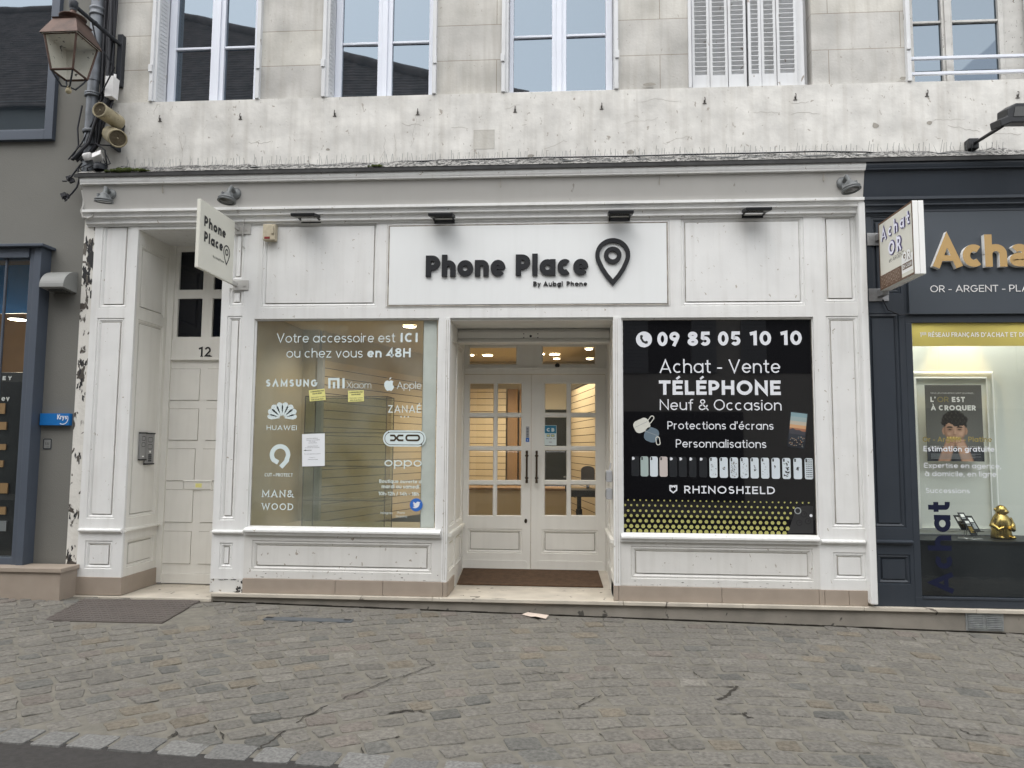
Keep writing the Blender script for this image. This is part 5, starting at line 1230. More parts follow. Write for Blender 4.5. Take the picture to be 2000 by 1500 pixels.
b = MB(); b.face(sq(ha*.98, ze-.014)); frus(b, ht_*.97, ze-.016, ht_*.5, ze-.010); b.build('reflector', 'frost', LP)
b = MB()
A, B = sq(ht_, ze-.012), sq(hb_, zlb)
for i in range(4):
    j = (i+1)%4; b.tube([A[i],B[i]], .012, 4); b.tube([B[i],B[j]], .013, 4); b.tube([A[i],A[j]], .010, 4)
b.build('frame', 'copper', LP)
A, B = sq(ht_-.006, ze-.014), sq(hb_-.006, zlb+.004)
for i, m in ((0,'lamp_glass'),(1,'lamp_glass'),(2,'frost'),(3,'frost')):
    b = MB(); j = (i+1)%4; 
    b.face([A[i],A[j],B[j],B[i]]); b.build('pane', m, LP)
b = MB(); zb_ = zlb-.13
for x, y, z in sq(hb_*.95, zlb):
    b.tube([(x,y,z-.005),(x+(cxl-x)*.18,y+(cyl-y)*.18,z-.05),(x+(cxl-x)*.6,y+(cyl-y)*.6,zb_-.0),(cxl,cyl,zb_+.01)], .008, 6)
b.build('cradle', 'iron', LP)
b = MB(); b.ball((cxl,cyl,zb_-.03), .028); b.lathe((cxl,cyl,zb_-.012), (0,0,1), [(.012,0),(.02,.01),(.012,.03)], 10); b.build('finial', 'speaker', LP)
pw = at(237,100,YW-.03); plt0, plt1 = at(237,68,0).z, at(232,168,0).z
b = MB(); b.box(pw.x-.028, pw.x+.028, -.012, YW, plt1, plt0); pj = V((pw.x, -.02, at(228,88,0).z)); tp = V((cxl, cyl, zlt+.20)); 
b.tube([pj, tp+V((0,0,-.0))], .020, 10); b.tube([tp, (cxl,cyl,zlt+.14)], .03, 10); b.lathe(tp, (0,0,1), [(.03,-.04),(.04,-.02),(.04,.03),(.02,.045),(0,.05)], 12)
for k in (.35,.55): q = pj.lerp(tp, k); b.lathe(q, tp-pj, [(.024,-.012),(.026,0),(.024,.012)], 10)
b.build('bracket', 'iron', LP, bevel=.003)
b = MB(); q = pj.lerp(tp, .62)
b.tube([q, q+V((.0,.08,-.16)), V((cxl+.25,-.30,ze-.12)), V((pw.x-.16,-.06,ze-.30)), V((pw.x-.06,-.03,ze-.36)), V((pw.x-.01,-.03,ze-.22)), V((pw.x-.03,-.02,ze-.02))], .008, 6); b.build('cable', 'blackcable', LP)
# --- zinc drainpipe and the bundle of cables beside it
xpp = -4.815; b = MB(); b.tube([(xpp,-.07,9),(xpp,-.07,5.30)], .062, 16); b.tube([(xpp,-.07,5.30),(xpp-.01,-.07,4.32)], .055, 16)
DP = b.build('drainpipe', 'zinc', loc=(xpp,-.07,4.3)); tag(DP, 'grey zinc drainpipe with rusty collar at the corner of the stone house', 'drainpipe')
for z, h in ((at(203,24,-.07).z,.09),(at(190,186,-.07).z,.05),(at(178,258,-.07).z,.02)): b = MB(); b.lathe((xpp,-.07,z-h/2), (0,0,1), [(.062,0),(.076,.004),(.076,.02),(.068,.03),(.068,h-.03),(.076,h-.02),(.076,h-.004),(.062,h)], 18); b.build('collar', 'zinc', DP)
b = MB()
for i in range(15):
    x0 = -4.70+random.uniform(-.07,.075); y0 = random.uniform(-.10,.0); pts = []
    for k_ in range(9):
        z = 8.9-k_*.46 if k_ < 8 else 5.10
        pts.append((x0+random.uniform(-.018,.018), y0+random.uniform(-.008,.008), z))
    x1 = -4.80+random.uniform(-.06,.08); pts += [(x0*.5+x1*.5+.02, y0-.03, 4.9+random.uniform(-.05,.05)), (x1+random.uniform(-.02,.05), y0-.05, 4.62), (x1-.10+random.uniform(-.04,.04), y0-.06, 4.45)]
    b.tube(pts, random.choice([.007,.009,.012,.015]), 6)
b.tube([(-4.93,-.06,5.05),(-4.95,-.08,4.8),(-4.93,-.08,4.62),(-4.98,-.09,4.50)], .008, 6)
b.tube([(-4.90,-.1,4.60),(-4.72,-.12,4.62),(-4.62,-.12,4.55),(-4.60,-.1,4.38),(-4.70,-.1,4.33)], .008, 6); b.tube([(-4.75,-.1,4.62),(-4.55,-.1,4.60),(-4.5,-.05,4.66)], .007, 6)
for i in range(6): x = -4.72+random.uniform(-.12,.12); b.tube([(x,-.12,4.50),(x+.06,-.14,4.40),(x-.03,-.14,4.36),(x+random.uniform(-.1,.1),-.1,4.33)], .006, 6)
CB = b.build('cable_bundle', 'blackcable', loc=(-4.7,-.05,4.4)); tag(CB, 'tangled bundle of black cables running down beside the drainpipe', 'cables')
# dangling plugs
for i, (path, lb) in enumerate((([(160,318),(146,336),(134,352)],'upper of two black cable ends with stubby connectors dangling by the cornice corner'),([(152,330),(155,350),(150,366),(140,378),(132,386)],'lower of two black cable ends with stubby connectors dangling by the cornice corner'))):
    t = thing('dangling_plug', lb, 'cable', at(*path[-1],-.14), 'dangling cable ends'); b = MB(); b.tube([at(*q,-.14) for q in path], .009, 6); b.build('cable', 'blackcable', t)
    e = at(*path[-1],-.14); b = MB()
    for k_ in range(3): q = e+V((random.uniform(-.03,.03), random.uniform(-.03,.03), random.uniform(-.035,.03))); b.obox(q, (.022,.004,.010), (-.004,.016,0), (-.008,0,.018))
    for k_ in range(4): q = e+V((random.uniform(-.03,.03), -.02, random.uniform(-.03,.03))); b.tube([q, q+V((random.uniform(-.035,.01), -.01, random.uniform(-.04,.01)))], .007, 6)
    b.build('connector', 'blackcable', t)
# junction boxes
b = MB(); a, c = at(212,153,-.08), at(226,192,-.08); b.prism([(a.x,a.z),(c.x,a.z-.0),(c.x-.01,c.z),(a.x-.0,c.z)], 1, -.13, -.03); b.tube([(c.x-.02,-.08,a.z),(c.x-.02,-.08,a.z+.04)], .014, 8)
tag(b.build('junction_box', 'wplastic', loc=a, bevel=.01), 'tall white junction box hanging below the lantern bracket plate', 'junction box')
e = at(171,304,-.14); b = MB(); b.lathe(e+V((0,.03,-.035)), (-.15,-.5,.85), [(.038,0),(.045,.006),(.045,.06),(.036,.072),(0,.074)], 18); tag(b.build('junction_box', 'wplastic', loc=e), 'round white junction box among the cables above the cornice', 'junction box')
e = at(191,307,-.16); b = MB(); b.obox(e, (.046,.0,.018), (-.012,.045,-.02), (-.010,.014,.028)); tag(b.build('junction_box', 'wplastic', loc=e, bevel=.006), 'square tilted white junction box among the cables above the cornice', 'junction box')
e = at(196,327,-.12); b = MB(); b.lathe(e, (0,0,1), [(.06,-.03),(.065,0),(.06,.03),(.0,.035)], 16); tag(b.build('round_fitting', 'iron', loc=e), 'dark round fitting half hidden under the white junction boxes', 'fitting')
# --- loudspeakers
def speaker(face, back, rad, Yf, Yb, lb):
    f, k_ = at(*face,Yf), at(*back,Yb); ax = f-k_; Lh = ax.length
    t = thing('loudspeaker', lb, 'loudspeaker', k_, 'cylindrical loudspeakers on the corner')
    b = MB(); b.lathe(k_, ax, [(0,0),(rad*.92,.0),(rad,.02),(rad,Lh-.03),(rad*1.06,Lh-.025),(rad*1.06,Lh),(rad*.90,Lh+.002),(rad*.88,Lh-.012)], 28); b.build('housing', 'speaker', t)
    b = MB(); prof = [(rad*.88,Lh-.012)]
    for i in range(7): r_ = rad*.86*(1-i/7); prof += [(r_,Lh-.010),(r_-rad*.05,Lh-.010),(r_-rad*.055,Lh-.017),(r_-rad*.11,Lh-.017)]
    b.lathe(k_, ax, prof+[(0,Lh-.01)], 28, smooth=False); b.build('grille', 'grille', t)
    b = MB(); b.lathe(k_+ax.normalized()*(Lh-.012), ax, [(rad*.11,0),(rad*.10,.006),(0,.008)], 12); b.build('boss', 'speaker', t)
    b = MB(); m_ = k_+ax*.3; b.obox(V((m_.x, -.03, m_.z-rad*.9)), (.012,0,0), (0,.09,0), (.0,0,.05)); b.tube([V((m_.x,.02,m_.z)), m_], .02, 8); b.build('mount', 'iron', t)
speaker((194,214), (233,240), .072, -.36, -.06, 'upper of two yellowed cylindrical loudspeakers, pointing left over the pipe')
speaker((230,270.5), (216,262), .083, -.30, -.03, 'lower of two yellowed cylindrical loudspeakers, facing the street')
# --- round grey spotlights under the cornice
def spot(bx, by, hx, hy, tilt, lb, up_=.05):
    w_ = at(bx, by, -.10); h_ = at(hx, hy, -.27)
    t = thing('round_spotlight', lb, 'spotlight', w_, 'round grey spotlights on the cornice')
    b = MB(); b.lathe(w_+V((0,.03,0)), (0,-1,.15), [(0,-.0),(.064,0),(.064,.04),(.055,.05),(.03,.055),(0,.056)], 20); b.tube([w_+V((0,-.02,.01)), w_+V((0,-.085,.035)), w_+(h_-w_)*.55+V((0,-.03,.055)), h_+V((0,0,.035))], .020, 10); b.build('arm', 'spot', t)
    ax = V(tilt).normalized(); b = MB(); b.lathe(h_-ax*.075, ax, [(0,0),(.018,0),(.036,.012),(.062,.050),(.075,.062),(.084,.066),(.084,.076),(.078,.078),(.078,.084),(.086,.086),(.086,.096),(.072,.097),(.070,.090)], 28); 
    for i in range(4):
        e1 = ax.cross(V((0,0,1)) if abs(ax.z) < .95 else V((1,0,0))).normalized(); e2 = ax.cross(e1); q = e1*cos(pi/2*i+.5)+e2*sin(pi/2*i+.5); b.obox(h_-ax*.03+q*.055, q*.012, ax*.025, ax.cross(q)*.010)
    b.build('head', 'spot', t)
    b = MB(); b.lathe(h_+ax*.014, ax, [(.071,0),(.05,.004),(0,.006)], 24); b.build('lens', 'dglass', t)
spot(216, 379, 203, 391, (-.05,.10,-1), 'round grey spotlight at the left end of the cornice, aimed straight down')
spot(459, 378, 443, 390, (-.05,-.16,-1), 'round grey spotlight above the projecting cream sign')
spot(1647, 358, 1662, 368, (.16,-.14,-1), 'round grey spotlight at the right end of the cornice, tilted outwards')
# --- flat black floodlights over the signboard
FLD = None
def flood_proto():
    t = thing('flat_floodlight', 'x', 'floodlight', (0,0,0), 'flat black floodlights over the signboard')
    ax, ay, az = V((.118,0,0)), V((0,-.090,-.016)), V((0,-.003,.014))
    b = MB(); c_ = V((0,-.17,.02)); b.obox(c_, ax, ay, az); b.obox(c_+V((.0,.06,.018)), (.07,0,0), (0,.03,0), (0,0,.012)); b.build('housing', 'black', t, bevel=.005)
    b = MB(); b.obox(c_-az*1.12, ax*.90, ay*.86, az*.1); b.build('lens', 'dglass', t)
    b = MB()
    for s in (-1,1): b.box(s*.095-.008, s*.095+.008, -.12, -.005, .012, .022)
    b.box(-.10,.10,-.014,.0,-.006,.030); b.build('bracket', 'black', t); return t
FLD = flood_proto()
for i, (px, py, rx, lb) in enumerate(((597,421,0,'flat black floodlight over the plain left signboard panel'),(863,421,0,'flat black floodlight above the first raised word of the signboard'),(1212,416,0,'flat black floodlight above the map-pin emblem on the signboard'),(1478,410,0,'flat black floodlight over the plain right signboard panel'))):
    o = FLD if i == 0 else copy_tree(FLD)
    p = at(px, py, -.17); o.location = (p.x, 0.0, p.z-.02); o['label'] = lb
# thin cable along the moulding feeding the floodlights and up to the spotlight
b = MB(); b.tube([(X0(485,425),-.03,Z0(485,423)),(X0(1000,418),-.024,3.862),(X0(1560,405),-.03,3.86)], .007, 6)
pts = [(462,402,-.10),(464,413,-.09),(470,419,-.05),(480,419,-.03),(500,420,-.03),(488,419,-.035),(478,428,-.04),(474,445,-.03),(473,480,-.025),(478,486,-.015)]
b.tube([at(x,y,z) for x,y,z in pts], .0075, 6)
tag(b.build('feed_cable', 'fascia', loc=(X0(480,420),-.03,3.85)), 'grey cable running along the moulding and looping beside the projecting cream sign', 'cable')
b = MB(); b.tube([at(x,y,-.08) for x,y in ((161,372),(164,390),(163,402),(159,412),(162,424),(172,427),(180,423),(183,416))], .012, 8); tag(b.build('conduit', 'fascia', loc=at(163,400,-.08)), 'short painted conduit curling below the left end of the cornice', 'conduit')
# --- projecting cream sign
XS = -3.237; y0s, y1s = -.815, -.125; zs0, zs1 = 3.166, 3.788
PS = thing('projecting_sign', 'square cream projecting sign with black lettering and map-pin emblem, bracketed to the pilaster', 'sign', (XS,-.1,zs0))
b = MB(); b.box(XS-.034, XS, y0s, y1s, zs0, zs1); b.build('panel', 'signcream', PS, bevel=.004)
FP = FR((XS,0,0),(0,1,0),(0,0,1),(1,0,0))
b = MB(); yv = lambda px, py: atx(px,py,XS).y; zv = lambda px, py: atx(px,py,XS).z
text(b, FP, 'Phone', yv(398.5,430), yv(441,458), zv(398.7,440.7), zv(398.7,420)-zv(398.7,440.7), w=.25, gap=.09, d=.002); b.build('sign_lettering', 'ink', PS); b = MB()
text(b, FP, 'Place', yv(398.5,460), yv(435,483), zv(398.5,471), zv(398.5,450.5)-zv(398.5,471), w=.25, gap=.10, d=.002)
b.build('sign_lettering', 'ink', PS); b = MB(); text(b, FP, 'By Aubgi Phone', yv(416,499), yv(437,511), zv(420,504.5), .020, w=.15, d=.002)
b.build('sign_lettering', 'ink', PS); b = MB(); cu, cv = yv(442.5,493), zv(442.5,493); pin(b, FP, cu, cv, .062, .014, .002, 0, .118, 1, 0, .42)
b.build('sign_emblem', 'ink', PS)
for z in (zs1-.035, zs0+.02): b = MB(); b.box(XS-.03, XS-.004, y1s, -.004, z-.02, z+.02); b.box(XS-.05, XS+.11, -.012, -.002, z-.055, z+.045); b.tube([(XS+.07,-.018,z-.01),(XS+.07,-.002,z-.01)], .010, 8); b.build('bracket', 'fascia', PS, bevel=.003)
# --- alarm box
c = at(527,455,-.05); AB = thing('alarm_box', 'small yellowed alarm box with dull red strip on the left signboard panel', 'alarm box', c)
b = MB(); a, e = at(517,440,-.03), at(540,471,-.03); b.box(a.x, e.x, -.075, -.0, e.z, a.z); b.build('housing', 'alarm', AB, bevel=.008)
b = MB(); b.box(a.x+.02, a.x+.075, -.078, -.074, e.z+.012, e.z+.034); b.build('label_strip', 'red', AB)
b = MB(); b.box(e.x-.035, e.x-.012, -.090, -.074, e.z+.06, a.z-.025); b.build('cover_clip', 'alarm', AB, bevel=.004)
# --- intercoms on the door reveal
for i, (q, lb) in enumerate(((((272,842),(282,899)),'taller steel intercom panel, nearer the street on the house door reveal'),(((283,843),(297,907)),'lower-hanging steel intercom panel with keypad, nearer the house door'))):
    a, e = atx(q[0][0],q[0][1]+2,XL1), atx(q[1][0],q[1][1],XL1); t = thing('intercom', lb, 'intercom', (XL1,a.y,e.z), 'intercom panels at the house door')
    b = MB(); b.box(XL1, XL1+.016, a.y, e.y, e.z+.012, a.z-.012); b.build('faceplate', 'intercom', t, bevel=.003)
    b = MB(); b.box(XL1, XL1+.022, a.y-.002, e.y+.002, e.z, e.z+.014); b.box(XL1, XL1+.022, a.y-.002, e.y+.002, a.z-.014, a.z); b.build('end_cap', 'black', t)
    b = MB(); ym = (a.y+e.y)/2; hh = a.z-e.z; wd_ = e.y-a.y; Fi = FR((XL1+.016,0,0),(0,1,0),(0,0,1),(1,0,0))
    for zq in (.78,.56): ribbon(b, Fi, rrect(ym-wd_*.25,ym+wd_*.25,e.z+hh*(zq-.07),e.z+hh*(zq+.07),.012,4), True, .0025, .001, 0, 0, 0)
    if i: 
        for r_ in range(4):
            for c_ in range(3): b.box(XL1+.016, XL1+.021, ym-.026+c_*.02, ym-.012+c_*.02, e.z+hh*.10+r_*.02, e.z+hh*.10+r_*.02+.013)
        b.lathe((XL1+.016,ym,e.z+hh*.40), (1,0,0), [(.012,0),(.012,.004),(0,.006)], 12, 1)
    else: b.box(XL1+.016, XL1+.0175, ym-.015, ym+.015, e.z+hh*.12, e.z+hh*.16, 1)
    b.build('button', ['iron','acrylic'], t)
# --- long black lamp arm on the right
LA = thing('arm_floodlight', 'big black floodlight on a long slanting arm above the dark shopfront', 'floodlight', at(1898,283,0))
b = MB(); a, e = at(1887,274,-.02), at(1907,293,-.02); b.box(a.x, e.x, -.07, YB, e.z, a.z); b.build('wall_plate', 'black', LA, bevel=.004)
p0, p1 = at(1903,280,-.05), at(1958,246,-.55); b = MB(); b.tube([p0,p1], .016, 8); b.build('arm', 'black', LA)
hc = at(2010,222,-.62); b = MB()
Pq = [at(x,y,-.62) for x,y in ((1968,212),(1985,201),(2052,199),(2052,238),(1976,239),(1956,247),(1953,233),(1968,226))]
b.idx([tuple(q) for q in Pq]+[(q.x,q.y+.16,q.z+.03) for q in Pq], [tuple(range(8)), tuple(range(15,7,-1))]+[(i,8+i,8+(i+1)%8,(i+1)%8) for i in range(8)]); b.build('housing', 'black', LA, bevel=.008)
b = MB(); Pq = [at(x,y,-.625) for x,y in ((1983,208),(2048,206),(2048,226),(1980,227))]; b.face(Pq[::-1]); b.build('lens', 'dglass', LA)
# --- moss, bird spikes, roof cable
random.seed(4)
for px0, px1, h, lb in ((213,300,.05,'long cushion of green moss on the left end of the cornice flashing'),(722,752,.035,'small green moss tuft on the cornice flashing above the left display window')):
    b = MB(); x0, x1 = X0(px0,325,-.1), X0(px1,325,-.1)
    for i in range(int((x1-x0)*160)):
        t_ = random.random(); x = x0+(x1-x0)*t_; hh = h*(.35+.65*abs(sin(t_*pi)))*random.uniform(.5,1); b.ball((x, random.uniform(-.178,-.14), 4.305+hh*.3), hh*.8, n=6, sc=(random.uniform(.6,1.3),1,random.uniform(.6,1)))
    tag(b.build('moss_cushion', 'moss', loc=(x0,-.1,4.3)), lb, 'moss', 'moss on the cornice')
sp0 = None
for i in range(13):
    x = -4.45+i*.66
    if i % 4 == 0 or sp0 is None: pass
    if sp0 is None:
        b = MB(); b.box(0,.62,-.02,.02,0,.006)
        for k_ in range(22):
            u = .015+k_*.028; b.tube([(u,0,.004),(u+random.uniform(-.012,.012),random.uniform(-.05,.045),random.uniform(.085,.125))], .0016, 4, caps=False)
        sp0 = b.build('bird_spike_strip', 'spot'); o = sp0
    else: o = sp0.copy(); COL.objects.link(o)
    o.location = (x, -.055, 4.36); tag(o, 'strip of thin steel bird spikes along the top of the cornice', 'bird spikes', 'bird spike strips along the cornice')
b = MB(); b.tube([at(x,y,-.01) for x,y in ((770,317),(900,312),(1050,308),(1240,305),(1330,302),(1480,299),(1590,296),(1690,297),(1750,303),(1800,308))], .007, 6); tag(b.build('roof_cable', 'blackcable', loc=at(1240,305,-.01)), 'thin black cable sagging along the foot of the render band', 'cable')
# pale weathered ledge strips under the spikes
b = MB()
for px0, px1 in ((335,420),(1730,2010),(1330,1500)): b.box(X0(px0,320,-.05), X0(px1,320,-.05), -.12, .0, 4.30, 4.308)
tag(b.build('ledge_mortar', 'band', loc=(0,-.05,4.3)), 'patchy pale mortar fillets on the cornice flashing', 'mortar')
# --- on the pavement
b = MB(); q = [(84,1211),(162,1170),(392,1172),(317,1216)]; w4_ = []
for px, py in q:
    p = atz(px,py,.10)
    for _ in range(5): p = atz(px,py,gz(p.x,p.y)+.006)
    w4_.append(p)
c_ = sum(w4_, V())/4; b.idx([tuple(p) for p in w4_]+[(p.x,p.y,p.z-.02) for p in w4_], [(0,3,2,1),(0,1,5,4),(1,2,6,5),(2,3,7,6),(3,0,4,7)])
for i in range(26):
    for j in range(11):
        s, t_ = (i+.5)/26, (j+.5)/11; p = (w4_[0]*(1-s)+w4_[3]*s)*(1-t_)+(w4_[1]*(1-s)+w4_[2]*s)*t_; a_ = .014 if (i+j)%2 else -.014; b.obox(p+V((0,0,.001)), (.014,a_,0), (-a_*.2,.003,0), (0,0,.0022))
tag(b.build('cellar_plate', 'plate', loc=c_), 'large brown iron chequer plate set in the cobbles before the house door', 'cellar plate')
def ground_pt(px, py, h=0):
    p = atz(px,py,.03)
    for _ in range(5): p = atz(px,py,gz(p.x,p.y)+h)
    return p
a, e = ground_pt(512,1212), ground_pt(686,1217); d_ = (e-a); d_.normalize(); n_ = V((-d_.y,d_.x,0)); Lq = (e-a).length; wq = .105
UC = thing('utility_cover', 'narrow grey utility cover strip set in the cobbles left of the entrance', 'utility cover', a)
b = MB(); m_ = a+d_*Lq/2+n_*wq/2+V((0,0,.004)); b.obox(m_, d_*(Lq/2), n_*(wq/2), (0,0,.010)); b.build('lid', 'cover', UC, bevel=.012)
for s in (.06,.94): b = MB(); b.obox(a+d_*Lq*s+n_*wq/2+V((0,0,.015)), d_*.03, n_*.02, (0,0,.003)); b.build('lifting_recess', 'ink', UC)
b = MB(); pp = [ground_pt(x,y,.012+.01*(i%2)) for i, (x,y) in enumerate(((1019,1200),(1031,1195.5),(1049,1199.5),(1072,1201),(1066,1208.5),(1046,1204),(1037,1204.5)))]; mid_ = sum(pp, V())/7+V((0,0,.018))
for i in range(7): b.face([pp[i], pp[(i+1)%7], mid_])
tag(b.build('paper_scrap', 'kraft', loc=mid_), 'crumpled pale paper scrap lying on the cobbles before the entrance step', 'litter')
b = MB(); e = at(1780,1219,-.035); e = ground_pt(1780,1220,.01)
for i in range(4): b.obox(e+V((random.uniform(-.014,.014),random.uniform(-.014,.014),.002*i)), (.010,.003,.002), (-.002,.007,.001), (0,0,.0015))
tag(b.build('red_scrap', 'redleaf', loc=e), 'tiny red scrap on the ground below the dark shopfront', 'litter')
for px, py in ((1235,1285),(742,1310),(1150,1405)): pass
# vent grille in the base wall
q = (X0(1886,1215,-.03), X0(1960,1215,-.03), Z0(1923,1232,-.03), Z0(1923,1196,-.03)); VG = thing('vent_grille', 'galvanised double louvred vent grille in the base wall under the dark shopfront', 'vent grille', (q[0],-.03,q[2]))
b = MB(); FV = front(-.034); m_ = (q[0]+q[1])/2; hs_ = [(q[0]+.018,m_-.012,q[2]+.018,q[3]-.02),(m_+.012,q[1]-.018,q[2]+.018,q[3]-.02)]
grid(b, FV, *q, 0, hs_); ring(b, FV, q, 0, q, -.012, 0)
for h in hs_: grid(b, FV, *h, -.010, (), 1)
b.build('frame', ['alu','iron'], VG)
for h in hs_:
    b = MB()
    for i in range(8): z = h[2]+(h[3]-h[2])*(i+.5)/8; b.obox(((h[0]+h[1])/2,-.038,z), ((h[1]-h[0])/2,0,0), (0,.006,.004), (0,.001,-.003))
    b.build('louvre', 'alu', VG)
# ================================================================= GREY BUILDING ON THE LEFT
random.seed(8)
YL = .02
xf1_ = at(62,800,-.13).x
GB = thing('grey_building', 'grey rendered building on the left with slate blue window frames', 'building', (-6.5,.2,.1))
xgr = -4.874
uw = (-9.0, X0(115,150,YL), Z0(60,276,YL), 8.0)
sw = (-9.0, xf1_ - .02, Z0(40,1104,YL), Z0(40,492,YL))
b = MB(); F = front(YL)
grid(b, F, -12, xgr, .36, 10, 0, [uw, (-9, sw[1], sw[2], sw[3])])
b.face([(xgr,YL,.36),(xgr,9,.36),(xgr,9,10),(xgr,YL,10)])
for h in (uw,): ring(b, F, h, 0, h, -.15, 0)
b.box(-12, xgr, 6, 6.1, .36, 10)
b.build('wall', 'grey', GB)
# upper window
b = MB(); i1 = (uw[0], X0(96,150,YL-.03), Z0(60,256,YL-.03), uw[3]); q = (i1[0], i1[1]+.0, i1[2], i1[3])
b.box(i1[1], uw[1]+.004, -.035, .12, uw[2]-.004, 8); b.box(-9, i1[1], -.035, .12, uw[2]-.004, i1[2]); b.box(i1[1]-.03, i1[1], .01, .13, i1[2]+.03, 8, 0); b.box(-9, i1[1], .01, .13, i1[2], i1[2]+.03)
UW = b.build('upper_window', 'slateblue', GB, bevel=.004)
b = MB(); b.face([(-9,.08,i1[2]),(i1[1],.08,i1[2]),(i1[1],.08,8),(-9,.08,8)]); b.build('pane', 'upane', UW)
# shop window: projecting box frame
yp = -.13
xf1 = X0(62,800,yp)        # outer face of the frame jamb
xf0 = X0(37,800,yp)
zf1 = Z0(40,478,yp); zf0 = Z0(40,1107,yp); zi1 = Z0(30,503,yp)
b = MB(); b.box(xf0+.060, xf1, yp, YL, zf0, zf1-.03); b.box(xf0, xf0+.055, yp+.02, YL, zf0, zf1-.03)
b.box(-9, xf0-.002, yp+.004, YL, zi1, zf1-.03); b.box(-9, xf0-.002, yp+.03, YL, zf0, zf0+.08); b.box(-9, xf1+.045, yp-.05, YL-.002, zf1-.028, zf1)
b.box(-5.62,-5.60,yp+.035,yp+.06,zf0+.08,zi1)
SW = b.build('shop_window', 'slateblue', GB, bevel=.004)
b = MB(); b.face([(-9,yp+.05,zf0+.08),(xf0,yp+.05,zf0+.08),(xf0,yp+.05,zi1),(-9,yp+.05,zi1)]); b.build('pane', 'rglass', SW)
zl = .42
b = MB(); b.box(-12, X0(129,1115,-.2), -.27, .0, .385, .425); b.box(-12, X0(129,1115,-.2)-.02, -.25, .0, .02, .384); 
b.build('window_ledge', 'tile', GB, bevel=.004)
# room behind
b = MB(); b.box(-9,-5.0,2.4,2.45,.4,4); b.box(-5.03,-5.0,YL+.02,2.4,.4,4); b.box(-9.05,-9,YL+.02,2.45,.4,4); b.build('interior_wall', 'wood', GB)
b = MB(); b.face([(-9,YL+.02,zf0+.02),(-5.03,YL+.02,zf0+.02),(-5.03,2.4,zf0+.02),(-9,2.4,zf0+.02)]); b.face([(-9,YL+.02,3.5),(-5.03,YL+.02,3.5),(-5.03,2.4,3.5),(-9,2.4,3.5)]); b.build('interior_floor', 'floorin', GB)
b = MB(); q = rect(-60,545,49,612,.35); b.box(q[0]-.3, q[1]+.15, .35, .38, q[2], q[3]+.2); tag(b.build('hanging_banner', 'navyblue', loc=(q[0],.35,q[2])), 'plain blue banner hanging inside the left shop window', 'banner')
p = at(34,624,.9); t = thing('ceiling_lamp', 'glowing round ceiling lamp inside the left shop window', 'ceiling light', p); b = MB(); b.lathe(p, (0,0,-1), [(0,-.02),(.09,-.02),(.10,0)], 20); b.build('trim_ring', 'black', t)
b = MB(); b.face([(p.x+.088*cos(2*pi*i/20), p.y+.088*sin(2*pi*i/20), p.z-.002) for i in range(20)][::-1]); b.build('diffuser', 'light', t); lamp('ceiling_lamp_glow', p+V((0,0,-.15)), 14)
DS = thing('display_tower', 'black product display tower with white lettering inside the left shop window', 'display stand', at(10,1080,.25))
q = rect(-120,727,41,1100,.25); b = MB(); b.box(q[0], q[1], .25, .65, q[2], q[3]); b.build('cabinet', 'black', DS, bevel=.004)
b = MB(); u1 = X0(24,738,.245); text(b, front(.245), 'LEY', u1-.165, u1, Z0(10,742.5,.245), .042, w=.28, gap=.35); text(b, front(.245), 'ev', X0(3,780,.245), X0(19,780,.245), Z0(10,783,.245), .055, w=.2); b.build('lettering', 'wplastic', DS)
MT['ambery'] = mat('amber_print', (.38,.22,.10), .5); MT['greyp'] = mat('mottled_print', (.25,.25,.26), .5)
for i in range(7):
    py = 792+i*38+random.uniform(-8,8); b = MB(); w_ = random.uniform(7,14); x = X0(random.uniform(3,12),py,.245); b.box(x-.05, x+w_/205*.6, .235, .249, Z0(5,py+random.uniform(8,26),.245), Z0(5,py,.245)); b.build('packaging', random.choice(['ambery','greyp','greyp','ambery']), DS)
# quarter-round wall lamp
WL = thing('quarter_round_wall_lamp', 'grey quarter-round metal wall lamp on the grey render', 'wall lamp', at(115,570,YL))
x0, x1 = X0(100,550,-.02), X0(146,550,-.02); zt_, zb_ = Z0(140,531,-.02), Z0(143,571,-.02); dp = .21
pts = [(YL, zt_)]+[(YL-dp*sin(R(a)), zb_+.03+(zt_-zb_-.03)*cos(R(a))) for a in range(0,91,9)]+[(YL-dp,zb_+.022),(YL,zb_)]
MT['lampgrey'] = mat('painted_grey_metal', (.25,.255,.245), .5, noise=.06, nscale=6)
b = MB(); b.prism(pts, 0, x0, x1); b.build('hood', 'lampgrey', WL, bevel=.003)
b = MB(); b.box(x0+.05, x1-.05, -.12, -.01, zb_-.008, zb_+.012); b.build('lens', 'dglass', WL)
# small blue sign
b = MB(); q = rect(79,807.5,136,830.5,-.02); F = front(-.03); b.box(q[0], q[1]+.0, -.03, YL, q[2], q[3]); 
text(b, F, 'Krys', q[0]+(q[1]-q[0])*.60, q[0]+(q[1]-q[0])*.93, q[2]+(q[3]-q[2])*.50, .048, w=.2, d=.002, m=1, gap=.08)
ribbon(b, F, arc(q[0]+(q[1]-q[0])*.80, q[2]+(q[3]-q[2])*.56, .052, .056, -125, 28), False, .0035, .003, 0, 1, 1)
tag(b.build('blue_sign', ['blue','vinylw'], loc=(q[0],-.03,q[2])), 'small blue enamel sign with white lettering and swoosh on the grey wall', 'sign')
b = MB(); c = at(93,867,YL); b.box(c.x-.046,c.x+.046,YL-.004,YL,c.z-.055,c.z+.055); ribbon(b, front(YL-.004), rrect(c.x-.040,c.x+.040,c.z-.048,c.z+.048,.008,3), True, .005, .001, 0, 1, 1)
for k_ in (-.014,.0,.014): ribbon(b, front(YL-.004), [(c.x+k_,c.z-.012),(c.x+k_*1.2,c.z+.016)], False, .002, .001, 0, 1, 1)
